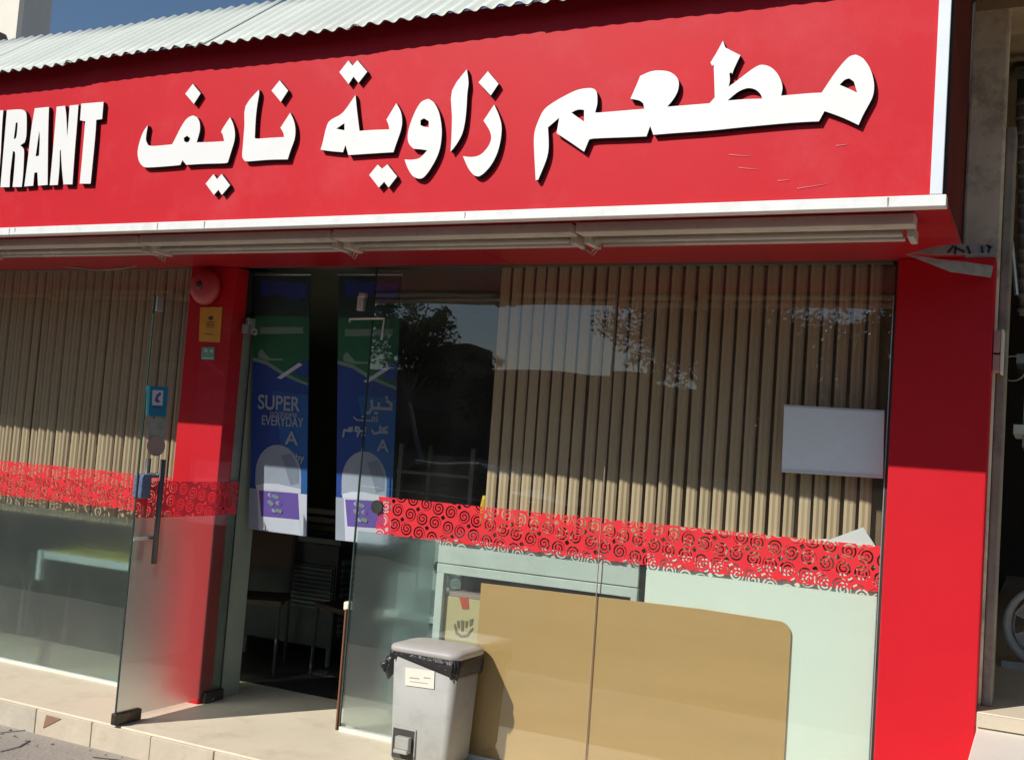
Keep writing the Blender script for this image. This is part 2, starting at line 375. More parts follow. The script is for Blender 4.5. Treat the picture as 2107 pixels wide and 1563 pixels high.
# pillars clad in red panel
m = MB(); m.box(-4.44, -4.112, 0, .11, GZ, SO); p = part('pillar', m, RED, sh, bevel=.006); p['label'] = 'red clad pillar beside the glass door'
m = MB(); m.box(-4.42, -4.125, .11, .36, 0, 2.08); p = part('door_post', m, mat('post_grey_green', (.30, .34, .29), .6, var=.1), sh, bevel=.004)
m = MB(); m.box(-4.42, -4.125, .11, .36, 2.08, SO); part('door_post_head', m, DARKM, sh)
m = MB(); m.box(-.578, -.205, -.03, .10, GZ, SO); p = part('pillar', m, RED, sh, bevel=.006); p['label'] = 'wide red clad pillar at the right end'
m = MB(); m.box(-.578, -.47, .10, .40, 0, SO); part('pillar_return', m, DARKM, sh)
# canopy: soffit panels, ends
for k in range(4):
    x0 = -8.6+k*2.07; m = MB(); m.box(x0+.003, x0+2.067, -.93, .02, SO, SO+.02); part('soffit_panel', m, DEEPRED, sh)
m = MB(); m.box(-.362, -.346, -.93, .098, SO+.005, 4.1); part('canopy_end_panel', m, mat('canopy_end_maroon', (.16, .035, .03), .9, spec=.15, var=.2, scale=3), sh)
m = MB(); m.box(-8.6, -.37, -.93, .5, 3.10, 3.14); part('canopy_deck', m, GALV, sh)
part('upper_wall', box(-8.6, -.45, .02, .16, SO+.02, 3.2), INWALL, sh)

# painted seams of the cladding
for (xa, xb, yy) in ((-.578, -.205, -.031),):
    for zz in (1.22, ): pass
# ------------------------------------------------------------------ fascia sign
SF = -.97
sg = empty('shop_sign', (-4, SF, SO), 'long red fascia sign with raised white Arabic lettering above the shopfront', 'sign')
m = MB(); m.box(-8.6, -.375, SF, -.935, SO+.03, 3.285); part('face_panel', m, SIGNRED, sg)
m = MB(); m.box(-8.6, -.322, SF-.012, -.93, SO-.012, SO+.026); part('bottom_trim', m, TRIM, sg, bevel=.002)
m = MB(); m.box(-.374, -.335, SF-.010, SF+.003, SO+.028, 3.28); part('end_trim', m, mat('white_trim_bluish', (.74, .80, .86), .4, var=.03), sg, bevel=.002)
m = MB(); m.box(-.345, -.328, SF+.004, -.925, SO+.028, 3.28); part('end_cap', m, BLACK, sg)

LF = -.992
def zp(org, sc, pts): return [(org[0]+x/sc, org[1]+y/sc) for x, y in pts]
def smooth(pts, sharp=38):
    """Catmull-Rom through the traced points, keeping sharp corners"""
    n = len(pts); P = [Vector(p) for p in pts]; out = []
    crn = []
    for i in range(n):
        a = P[i]-P[i-1]; b = P[(i+1) % n]-P[i]
        crn.append(a.length < 1e-6 or b.length < 1e-6 or math.degrees(a.angle(b)) > sharp)
    for i in range(n):
        p1, p2 = P[i], P[(i+1) % n]
        p0 = P[i-1] if not crn[i] else p1; p3 = P[(i+2) % n] if not crn[(i+1) % n] else p2
        if crn[i] and crn[(i+1) % n]: out.append(p1); continue
        for t in (0, .34, .67):
            out.append(.5*((2*p1)+(-p0+p2)*t+(2*p0-5*p1+4*p2-p3)*t*t+(-p0+3*p1-3*p2+p3)*t*t*t))
    return out
def letter(loops, sc=None, shift=0.0, org=None, sm=True):
    L = []
    for l in loops:
        l = zp(org, sc, l) if org else l
        if sm: l = smooth(l)
        L.append([onY(p[0], p[1], LF)+Vector((shift, 0, 0)) for p in l])
    m = MB(); m.slab(L, (0, .021, 0), 0, 1)
    o = part('letter', m, [WHITE, BLACK], sg, fixn=False)
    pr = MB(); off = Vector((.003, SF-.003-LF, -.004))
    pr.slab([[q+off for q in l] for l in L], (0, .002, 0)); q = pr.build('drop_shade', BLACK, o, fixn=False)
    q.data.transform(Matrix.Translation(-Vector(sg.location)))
    return o
o1, s1 = (0, 160), 6.01
Ru = [[(-215,420),(-110,412),(-150,1060),(-150,1180),(-120,1215),(-90,1180),(-75,1060),(-45,408),(42,402),(28,560),(0,1060),(-30,1230),(-75,1330),(-130,1370),(-195,1370),(-245,1320),(-255,1200),(-250,1060)]]
Rr = [[(85,402),(240,392),(300,405),(325,445),(330,560),(325,720),(305,800),(250,838),(285,870),(298,930),(285,1200),(268,1350),(155,1352),(170,1200),(188,960),(180,915),(160,905),(148,1000),(125,1200),(118,1352),(5,1355)], [(195,560),(212,552),(218,575),(205,720),(188,757),(170,757),(178,700)]]
Ra = [[(430,380),(605,362),(595,700),(588,1325),(470,1335),(462,1170),(425,1175),(410,1335),(300,1345),(345,1000),(385,650)], [(485,660),(492,760),(482,965),(440,975)]]
Rn = [[(700,360),(805,348),(820,480),(830,740),(845,560),(862,345),(970,335),(950,600),(925,900),(895,1318),(785,1320),(765,1120),(752,890),(740,900),(735,1100),(715,1325),(615,1330),(655,900)]]
Rt = [[(1005,322),(1280,300),(1262,512),(1190,522),(1175,750),(1120,1310),(985,1310),(1010,1050),(1055,540),(990,527)]]
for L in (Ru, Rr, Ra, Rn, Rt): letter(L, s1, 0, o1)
# rest of the word, beyond the left edge of the picture
wA = .20
letter(Ra, s1, -.585, o1); letter(Rt, s1, -1.11, o1)
Rs = [[(85,402),(300,392),(292,560),(205,565),(200,700),(285,720),(265,1352),(5,1355),(20,1180),(100,1175),(110,900),(50,880)]]
letter(Rs, s1, -.88, o1, sm=False)
Re = [[(85,402),(300,392),(292,540),(190,548),(183,760),(265,757),(258,900),(172,905),(155,1190),(260,1185),(248,1350),(5,1355)]]
letter(Re, s1, -1.12, o1, sm=False); letter(Rr, s1, -1.38, o1)
o2, s2 = (270, 160), 6.011
letter([[(205,590),(190,680),(182,770),(210,835),(280,845),(505,825),(540,760),(600,640),(660,540),(710,490),(765,468),(815,490),(845,550),(850,640),(830,730),(808,800),(1000,795),(1150,785),(1130,700),(1112,680),(1130,630),(1222,490),(1260,570),(1282,680),(1275,780),(1240,900),(1195,1045),(1150,1058),(900,1065),(680,1078),(635,1020),(605,1080),(450,1095),(200,1110),(140,1090),(100,1040),(80,960),(85,870),(120,740),(160,650)], [(650,745),(690,718),(730,750),(715,790),(685,803),(655,785)]], s2, 0, o2)
letter([[(762,78),(858,195),(775,325),(668,200)]], s2, 0, o2, False)
letter([[(1018,1192),(1062,1255),(1118,1190),(1222,1330),(1120,1450),(1078,1385),(1022,1450),(920,1310)]], s2, 0, o2, False)
letter([[(1578,150),(1582,200),(1560,330),(1540,500),(1528,745),(1560,755),(1700,745),(1890,735),(1880,680),(1845,620),(1965,435),(2010,530),(2030,640),(2020,760),(1970,900),(1935,1010),(1700,1015),(1440,1035),(1395,1020),(1372,970),(1380,850),(1400,600),(1415,350)]], s2, 0, o2)
letter([[(1835,35),(1940,160),(1850,300),(1735,160)]], s2, 0, o2, False)
o3, s3 = (640, 110), 5.017
letter([[(385,75),(428,128),(478,72),(580,190),(490,305),(438,240),(388,318),(292,195)]], s3, 0, o3, False)
letter([[(458,430),(475,600),(500,800),(650,790),(808,785),(800,740),(778,685),(880,515),(925,600),(940,700),(925,800),(880,930),(850,1020),(600,1035),(385,1050),(355,945),(330,1020),(210,1010),(98,995),(120,920),(165,740),(215,680),(330,610)], [(345,720),(345,795),(260,778)]], s3, 0, o3)
letter([[(688,1148),(735,1190),(788,1145),(888,1270),(800,1385),(755,1325),(700,1385),(600,1255)]], s3, 0, o3, False)
letter([[(1210,470),(1270,510),(1320,610),(1345,740),(1348,850),(1330,980),(1290,1090),(1220,1210),(1160,1280),(1110,1292),(1050,1265),(1000,1190),(965,1095),(1030,1098),(1110,1085),(1160,1045),(1200,1000),(1130,990),(1060,985),(1010,930),(998,850),(1020,740),(1080,590),(1140,500)], [(1130,690),(1165,670),(1215,700),(1215,765),(1160,755),(1130,740)]], s3, 0, o3)
letter([[(1608,165),(1625,300),(1612,420),(1605,550),(1590,700),(1560,830),(1500,940),(1440,1015),(1450,850),(1455,650),(1455,385)]], s3, 0, o3)
letter([[(1825,185),(1935,315),(1855,435),(1730,300)]], s3, 0, o3, False)
letter([[(1890,530),(1935,630),(1965,740),(1960,870),(1925,1020),(1860,1150),(1780,1240),(1730,1270),(1680,1255),(1620,1180),(1568,1060),(1650,1070),(1730,1055),(1790,1010),(1840,940),(1860,870),(1840,790),(1780,695)]], s3, 0, o3)
o4, s4, o5, s5 = (1080, 60), 4.597, (1440, 60), 5.2675
A4 = zp(o4, s4, [(1345,735),(1400,670),(1440,600),(1455,540),(1450,480),(1410,430),(1350,400),(1260,392),(1180,405),(1090,445),(1060,520),(998,660),(1080,675),(1120,705),(1130,755),(1000,765),(700,790),(665,785),(685,700),(680,600),(655,568),(610,558),(500,575),(380,630),(260,700),(180,765),(130,860),(95,960),(85,1050),(90,1200),(102,1430),(125,1425),(170,1320),(210,1210),(225,1100),(218,930),(325,838),(300,985),(430,1070),(560,1160),(605,1050),(650,1035),(900,1025),(1150,1015),(1185,915),(1215,1000),(1400,985)])
A5 = zp(o5, s5, [(105,1100),(500,1060),(1000,1015),(1290,1000),(1350,890),(1400,905),(1560,965),(1720,1040),(1770,930),(1830,820),(1870,740),(1888,650),(1880,540),(1840,420),(1770,320),(1690,278),(1620,300),(1540,380),(1440,510),(1360,630),(1320,690),(1200,695),(1000,712),(880,722),(895,640),(880,560),(830,470),(760,410),(670,388),(590,420),(480,500),(390,570),(310,625),(325,560),(320,480),(345,470),(350,490),(375,420),(440,285),(350,240),(275,200),(250,128),(190,240),(115,365),(135,400),(150,385),(155,500),(162,740),(105,805)])
letter([A4+A5, zp(o4, s4, [(440,790),(500,762),(560,765),(560,875),(500,835)]), zp(o5, s5, [(300,775),(400,690),(480,650),(540,640),(610,660),(660,710),(675,755),(500,760)]), zp(o5, s5, [(1515,605),(1570,550),(1620,535),(1670,570),(1705,690),(1620,650)])])

dr = random.Random(8)
for i in range(9):
    x = dr.uniform(-6.0, -.5); m = MB(); l = dr.uniform(.02, .07); wd_ = dr.uniform(.0015, .004)
    m.slab([[Vector((x-wd_, SF-.0135, SO+.022)), Vector((x+wd_, SF-.0135, SO+.022)), Vector((x+wd_*.4, SF-.0135, SO+.022-min(l, .032))), Vector((x-wd_*.4, SF-.0135, SO+.022-min(l, .032)))]], (0, .001, 0))
    part('grime_mark', m, mat('grime_brown', (.34, .28, .20), .9) if i == 0 else bpy.data.materials['grime_brown'], sg)
for (a, b, c, d) in ((1640,388,1700,379),(1500,318,1545,322),(1520,345,1560,349),(1720,300,1745,297),(1600,372,1625,370)):
    p, q = onY(a, b, SF-.002), onY(c, d, SF-.002); n_ = Vector((0, 0, .0022)); m = MB(); m.slab([[p-n_, q-n_*.3, q+n_*.3, p+n_]], (0, .0012, 0))
    part('scratch', m, mat('scratch_pink', (.68, .13, .14), .6) if a == 1640 else bpy.data.materials['scratch_pink'], sg)
# ------------------------------------------------------------------ corrugated roof
rf = empty('corrugated_roof', (-4, -1, 3.2), 'pale corrugated roof sheets sloping up behind the red sign', 'roof')
def roof_sheet(x0, x1, dz):
    me = MB(); n = int((x1-x0)/.0095); t0 = Vector((0, -1.065, 3.235+dz)); dirv = Vector((0, .52, .416)); nr = Vector((0, -.62, .78))
    rows = 5; amp = .0085
    V = []
    for j in range(rows+1):
        s = j/rows*1.0
        for i in range(n+1):
            xx = x0+(x1-x0)*i/n
            h = amp*math.cos(2*PI*xx/.0765)
            wob = .004*math.sin(xx*3.1+dz*90)
            V.append(Vector((xx, 0, 0))+t0+dirv*s+nr*(h)+Vector((0, 0, wob)))
    b = len(V); th = -nr*.0035
    me.v = [tuple(v) for v in V]+[tuple(v+th) for v in V]
    for j in range(rows):
        for i in range(n):
            a = j*(n+1)+i
            me.f.append((a, a+1, a+n+2, a+n+1)); me.m.append(0)
            me.f.append((b+a, b+a+n+1, b+a+n+2, b+a+1)); me.m.append(1)
    for i in range(n):
        me.f.append((i, b+i, b+i+1, i+1)); me.m.append(1)
        a = rows*(n+1)+i; me.f.append((a, a+1, b+a+1, b+a)); me.m.append(0)
    return me
x = -8.6; k = 0
while x < -.45:
    x1 = min(x+.84, -.36); part('roof_sheet', roof_sheet(x, x1+.06 if x1 < -.5 else x1, .004*(k % 2)+rs.uniform(-.003, .003)), [ROOFM, ROOFU], rf, smooth=True, fixn=False); x = x1; k += 1
    if x1 >= -.37: break

# ------------------------------------------------------------------ tube lights under the canopy
def lamp(x0, x1, first):
    lb = {0: 'fluorescent twin tube batten above the left window', 1: 'fluorescent twin tube batten above the glass door and banners', 2: 'fluorescent twin tube batten above the middle of the right window', 3: 'rightmost fluorescent batten under the canopy, beside the right pillar', 4: 'leftmost fluorescent batten, cut by the left edge of the picture'}[first]
    r = empty('tube_light', ((x0+x1)/2, -.75, SO), lb, 'light', 'tube lights in a row under the canopy')
    m = MB(); m.box(x0, x1, -.86, -.78, SO-.045, SO-.002); part('batten', m, LAMPB, r, bevel=.005)
    m = MB()
    m.face([(x0+.03, -.78, SO-.03), (x1-.03, -.78, SO-.03), (x1-.03, -.66, SO-.012), (x0+.03, -.66, SO-.012)]); part('reflector', m, LAMPB, r, fixn=False)
    for yy in (-.755, -.675):
        m = MB(); m.tube([(x0+.05, yy, SO-.052), (x1-.05, yy, SO-.052)], .0135, 10); part('tube', m, TUBE, r, smooth=True)
    for xx in (x0+.02, x1-.02):
        m = MB(); m.box(xx-.012, xx+.012, -.785, -.655, SO-.072, SO-.028); part('lamp_holder', m, LAMPB, r, bevel=.003)
def lampx(px): return onZ(px, 500, 2.38).x
lx = [lampx(287), lampx(711), lampx(1222), -.43]
lamp(lx[2]+.01, lx[3], 3); lamp(lx[1]+.01, lx[2]-.01, 2); lamp(lx[0]+.01, lx[1]-.01, 1); lamp(lx[0]-1.22, lx[0]-.01, 0); lamp(lx[0]-2.45, lx[0]-1.24, 4)
for i, px in enumerate((300, 724, 1235)):
    P = onZ(px, 505, 2.38)
    m = MB(); m.tube([(P.x-.05, -.70, SO-.06), (P.x-.01, -.66, SO-.085), (P.x+.03, -.70, SO-.07), (P.x+.05, -.79, SO-.03)], .0035, 6)
    m.tube([(P.x-.03, -.69, SO-.06), (P.x+.0, -.655, SO-.095), (P.x+.045, -.69, SO-.06)], .003, 6)
    o = m.build('connector_cable', mat('cable_grey', (.45, .38, .34), .5), None, smooth=True)
    tag(o, ['short looped wires joining the lights above the left window', 'short looped wires joining the lights above the banners', 'short looped wires joining the lights above the right window'][i], 'cable', 'wires between the tube lights')
m = MB(); P = [onY(0, 548, -.06), onY(110, 545, -.06), onY(200, 556, -.06), onY(255, 552, -.06), onY(283, 546, -.06)]
m.tube(P, .004, 6); o = m.build('hanging_cable', mat('cable_dusty', (.40, .33, .30), .6), None, smooth=True); tag(o, 'loose thin cable drooping under the canopy above the left window', 'cable')

# ------------------------------------------------------------------ windows
def quadY(x0, x1, y, z0, z1, uv=False):
    m = MB(); m.face([(x0, y, z0), (x1, y, z0), (x1, y, z1), (x0, y, z1)], 0, [(x0, z0), (x1, z0), (x1, z1), (x0, z1)] if uv else None); return m
WY = .08; LY = .03
wr = empty('shop_window', (-1.9, WY, 0), 'large right shop window with frosted base and red swirl band', 'window')
part('glass_pane', quadY(-3.225, -1.863, WY, .012, SO), GLASS, wr, fixn=False)
m = MB(); m.face([(-1.857, WY, .012), (-.585, WY, .012), (-.585, WY+.009, SO), (-1.857, WY+.009, SO)]); part('glass_pane', m, GLASS, wr, fixn=False)
part('frosted_film', quadY(-2.745, -1.87, WY+.003, .03, 1.03), FROST_R, wr, fixn=False)
part('frosted_film', box(-3.215, -2.748, WY+.003, WY+.006, .03, 1.03), FROST_L, wr)
part('frosted_film', quadY(-1.85, -.60, WY+.003, .03, 1.03), FROST_R, wr, fixn=False)
part('swirl_band', quadY(-3.10, -.60, WY-.003, 1.026, 1.219, True), SWIRL, wr, fixn=False)
part('glass_edge', box(-3.233, -3.226, WY-.005, WY+.005, .012, SO), GLASSE, wr)
part('sealant_joint', box(-1.8615, -1.8585, WY-.006, WY+.002, .012, SO), mat('sealant', (.30, .27, .21), .6), wr)
part('edge_channel', box(-.60, -.580, WY-.006, WY+.02, 0, SO), DARKM, wr)
part('edge_strip', box(-.6045, -.6005, WY-.008, WY-.001, .2, 2.28), ALUM, wr)
part('bottom_channel', box(-3.225, -.585, WY-.012, WY+.012, .0, .022), ALUP, wr)
m = MB(); m.box(-3.2, -2.5, .35, .39, 2.29, 2.30); part('tie_rail', m, ALUM, wr)
m = MB(); m.lathe([(0, 0), (.035, .0), (.035, .012), (0, .012)], (-3.10, WY-.018, 1.165), (0, 1, 0), 20)
part('lock_disc', m, DARKM, wr)
wl = empty('shop_window', (-6, LY, 0), 'left shop window with frosted base and faded red band', 'window')
part('glass_pane', quadY(-8.5, -4.45, LY, .01, SO), GLASS, wl, fixn=False)
part('frosted_film', box(-8.5, -4.455, LY+.003, LY+.006, .02, .95), FROST_L, wl)
part('swirl_band', quadY(-8.5, -4.455, LY-.003, 1.0, 1.213, True), SWIRL, wl, fixn=False)
part('bottom_channel', box(-8.5, -4.45, LY-.012, LY+.012, .0, .018), ALUP, wl)

# ------------------------------------------------------------------ glass door, standing open
DX = -4.105
gd = empty('glass_door', (DX, .1, 0), 'frameless glass door standing open at right angles beside the red pillar', 'door')
def quadX(x, y0, y1, z0, z1, uv=False):
    m = MB(); m.face([(x, y0, z0), (x, y1, z0), (x, y1, z1), (x, y0, z1)], 0, [(y0, z0), (y1, z0), (y1, z1), (y0, z1)] if uv else None); return m
part('glass_leaf', quadX(DX, -.60, .17, .015, 2.16), GLASSD, gd, fixn=False)
part('frosted_film', box(DX-.006, DX-.003, -.597, .167, .03, 1.03), FROST_D, gd)
part('swirl_band', quadX(DX+.005, -.60, .168, 1.03, 1.216, True), SWIRL, gd, fixn=False)
part('leaf_edge', box(DX-.004, DX+.004, -.606, -.600, .015, 2.16), GLASSE, gd)
part('leaf_edge', box(DX-.004, DX+.004, .170, .175, .015, 2.16), GLASSE, gd)
part('patch_fitting', box(DX-.018, DX+.018, -.615, -.44, .004, .062), FITB, gd, bevel=.006)
part('patch_fitting', box(DX-.018, DX+.018, .03, .185, .004, .062), DARKM, gd, bevel=.006)
part('patch_fitting', box(DX-.014, DX+.014, -.60, -.55, 2.085, 2.16), ALUM, gd, bevel=.004)
part('patch_fitting', box(DX-.014, DX+.014, .12, .18, 2.06, 2.15), ALUM, gd, bevel=.004)
hd = MB()
for sx in (-.05, .05):
    hd.tube([(DX+sx, -.49, .80), (DX+sx, -.49, 1.33)], .014, 10)
    for zz in (.93, 1.25): hd.tube([(DX, -.49, zz), (DX+sx, -.49, zz)], .008, 8)
part('pull_handle', hd, STEEL, gd, smooth=True)
lk = MB(); lk.box(DX-.03, DX+.03, -.60, -.535, 1.13, 1.24); lk.box(DX-.035, DX+.035, -.60, -.49, 1.235, 1.25); part('door_lock', lk, mat('blue_lock_tape', (.10, .14, .24), .5, var=.4, scale=60), gd, bevel=.006)
m = MB(); m.box(DX-.01, DX+.01, -.60, -.50, .915, .93); part('tape_strip', m, PAPER, gd)
st = MB()
def onD(px, py, e=.008):
    return onX(px, py, DX+e)
def dq(pts, e=.008): return [onD(px, py, e) for px, py in pts]
m = MB(); m.slab([dq([(303,793),(346,796),(341,858),(302,855)])], (-.002, 0, 0)); part('sticker', m, CYAN, gd)['label'] = 'blue square sticker high on the door glass'
m = MB(); m.slab([dq([(303,793),(309,793),(306,856),(301,855)], .010)], (-.001, 0, 0)); part('sticker', m, CYANL, gd)
m = MB(); m.slab([dq([(314,802),(336,803),(334,834),(313,833)], .011)], (-.001, 0, 0)); part('sticker', m, BWHITE, gd)
m = MB(); m.slab([dq([(318,824),(322,812),(330,806),(332,812),(325,817),(326,822),(331,826),(324,829)], .0125)], (-.001, 0, 0)); m.slab([dq([(316,838),(332,839),(332,842),(316,841)], .0125)], (-.001, 0, 0)); part('sticker_print', m, BPURP, gd)
m = MB(); m.slab([dq([(303,860),(340,862),(340,905),(322,912),(303,903)])], (-.001, 0, 0)); part('sticker', m, STG, gd)['label'] = 'greyed sticker below the blue one'
cc = [(321+19*math.cos(a), 917+21*math.sin(a)) for a in [i*2*PI/20 for i in range(20)]]
m = MB(); m.slab([dq(cc, .0105)], (-.001, 0, 0)); part('sticker', m, STP, gd)['label'] = 'round mauve sticker at the bottom of the row'
# fittings around the doorway
m = MB(); P = onY(743, 620, .05); m.box(P.x-.02, P.x+.02, .04, .07, P.z-.05, P.z+.03); m.box(P.x-.01, P.x+.03, .035, .07, P.z+.02, P.z+.045)
o = m.build('door_bracket', ALUM, None, bevel=.004); tag(o, 'small bright metal bracket high in the doorway, in front of the right banner', 'bracket')
m = MB()
a, b, c = onY(724, 657, WY), onY(795, 656, WY), onY(789, 700, WY)
m.tube([a+Vector((0, -.02, -.02)), a+Vector((0, -.02, 0)), b+Vector((0, -.02, 0)), c+Vector((0, -.02, 0))], .007, 6)
o = m.build('door_closer_arm', ALUM, None); tag(o, 'thin angled metal arm over the green top of the right banner', 'bracket')
m = MB(); a = onY(500, 675, .08); m.box(a.x+.01, a.x+.05, .06, .09, a.z-.03, a.z+.02)
m.lathe([(.008, 0), (.02, 0), (.02, .01), (.008, .01), (.008, 0)], (a.x+.09, .07, a.z-.02), (0, 1, 0), 14)
o = m.build('pivot_fitting', GALV, None); tag(o, 'small round pivot fitting at the hinge side of the doorway, left of the left banner', 'bracket')
m = MB(); P = onZ(704, 1500, 0); m.lathe([(0, .03), (.016, .03), (.02, 0)], (P.x, P.y, 0), (0, 0, 1), 14)
o = m.build('door_stop', FITB, None); tag(o, 'small brown door stop on the step at the foot of the right glass', 'door stop')
m = MB(); m.box(-3.250, -3.240, .07, .10, .0, .62); o = m.build('wood_batten', WOODB, None, bevel=.003); tag(o, 'thin reddish brown wooden batten standing at the edge of the right glass', 'batten')
m = MB(); m.box(-3.275, -3.24, .09, .13, .61, .655); o = m.build('white_block', PAPER, None, bevel=.008); tag(o, 'small white block on top of the brown batten', 'block')

# ------------------------------------------------------------------ vertical blinds
def blind(x0, x1, y, z0, z1, pitch, label, rnd, wf=.76, an=14):
    r = empty('vertical_blind', ((x0+x1)/2, y, z1), label, 'blind')
    part('headrail', box(x0, x1, y-.02, y+.03, z1, z1+.04), RAIL, r)
    protos = []
    for q in range(3):
        m = MB(); ns = 4; wd = pitch*wf; ang = math.radians(an+q*4)
        pr = []
        for i in range(ns+1):
            u = (i/ns-.5)*wd; v = (0, .0045, .0015, .0045, 0)[i]
            pr.append((u*math.cos(ang)+v*math.sin(ang), u*math.sin(ang)-v*math.cos(ang)))
        zz = [0, -(z1-z0)]
        for i in range(ns):
            (xa, ya), (xb, yb) = pr[i], pr[i+1]
            m.face([(xa, ya, zz[1]), (xb, yb, zz[1]), (xb, yb, 0), (xa, ya, 0)])
        me = m.build('slat', SLAT, r, smooth=False); protos.append(me.data)
        bpy.data.objects.remove(me)
    n = int((x1-x0)/pitch)
    for i in range(n+1):
        o = bpy.data.objects.new('slat', protos[i % 3]); COL.objects.link(o); o.parent = r
        o.location = (x0+i*pitch-(x0+x1)/2+rnd.uniform(-.003, .003), rnd.uniform(-.003, .003), 0)
        o.rotation_euler = (rnd.uniform(-.004, .004), rnd.uniform(-.003, .003), rnd.uniform(-.16, .16))
        if i % 1 == 0: pass
    ch = MB(); ch.box(x0, x1, y-.004, y-.001, z0+.02, z0+.026); part('bottom_chain', ch, RAIL, r)
    return r
blind(-2.49, -.62, .15, 1.10, 2.43, .0645, 'tan vertical blind filling the right shop window', random.Random(1))
blind(-8.4, -4.42, .12, .90, 2.43, .0725, 'tan vertical blind filling the left shop window', random.Random(2), .68, 24)
# backing so that light does not leak between the slats: dark sheet added behind each blind
for (a, b, z0, s) in ((-2.49, -.60, 1.06, 'right'), (-8.4, -4.40, .93, 'left')):
    m = MB(); n = 80
    for i in range(n):
        xa, xb = a+(b-a)*i/n, a+(b-a)*(i+1)/n
        ya, yb = .190+.006*math.sin(i*1.1), .190+.006*math.sin((i+1)*1.1)
        m.face([(xa, ya, z0), (xb, yb, z0), (xb, yb, 2.45), (xa, ya, 2.45)])
    o = m.build('slat_backing', mat('brown_slat_backing', (.25, .17, .095), .9, var=.25), None); tag(o, 'dark brown light-blocking sheet added behind the slats of the %s window blind' % s, 'slat_backing')

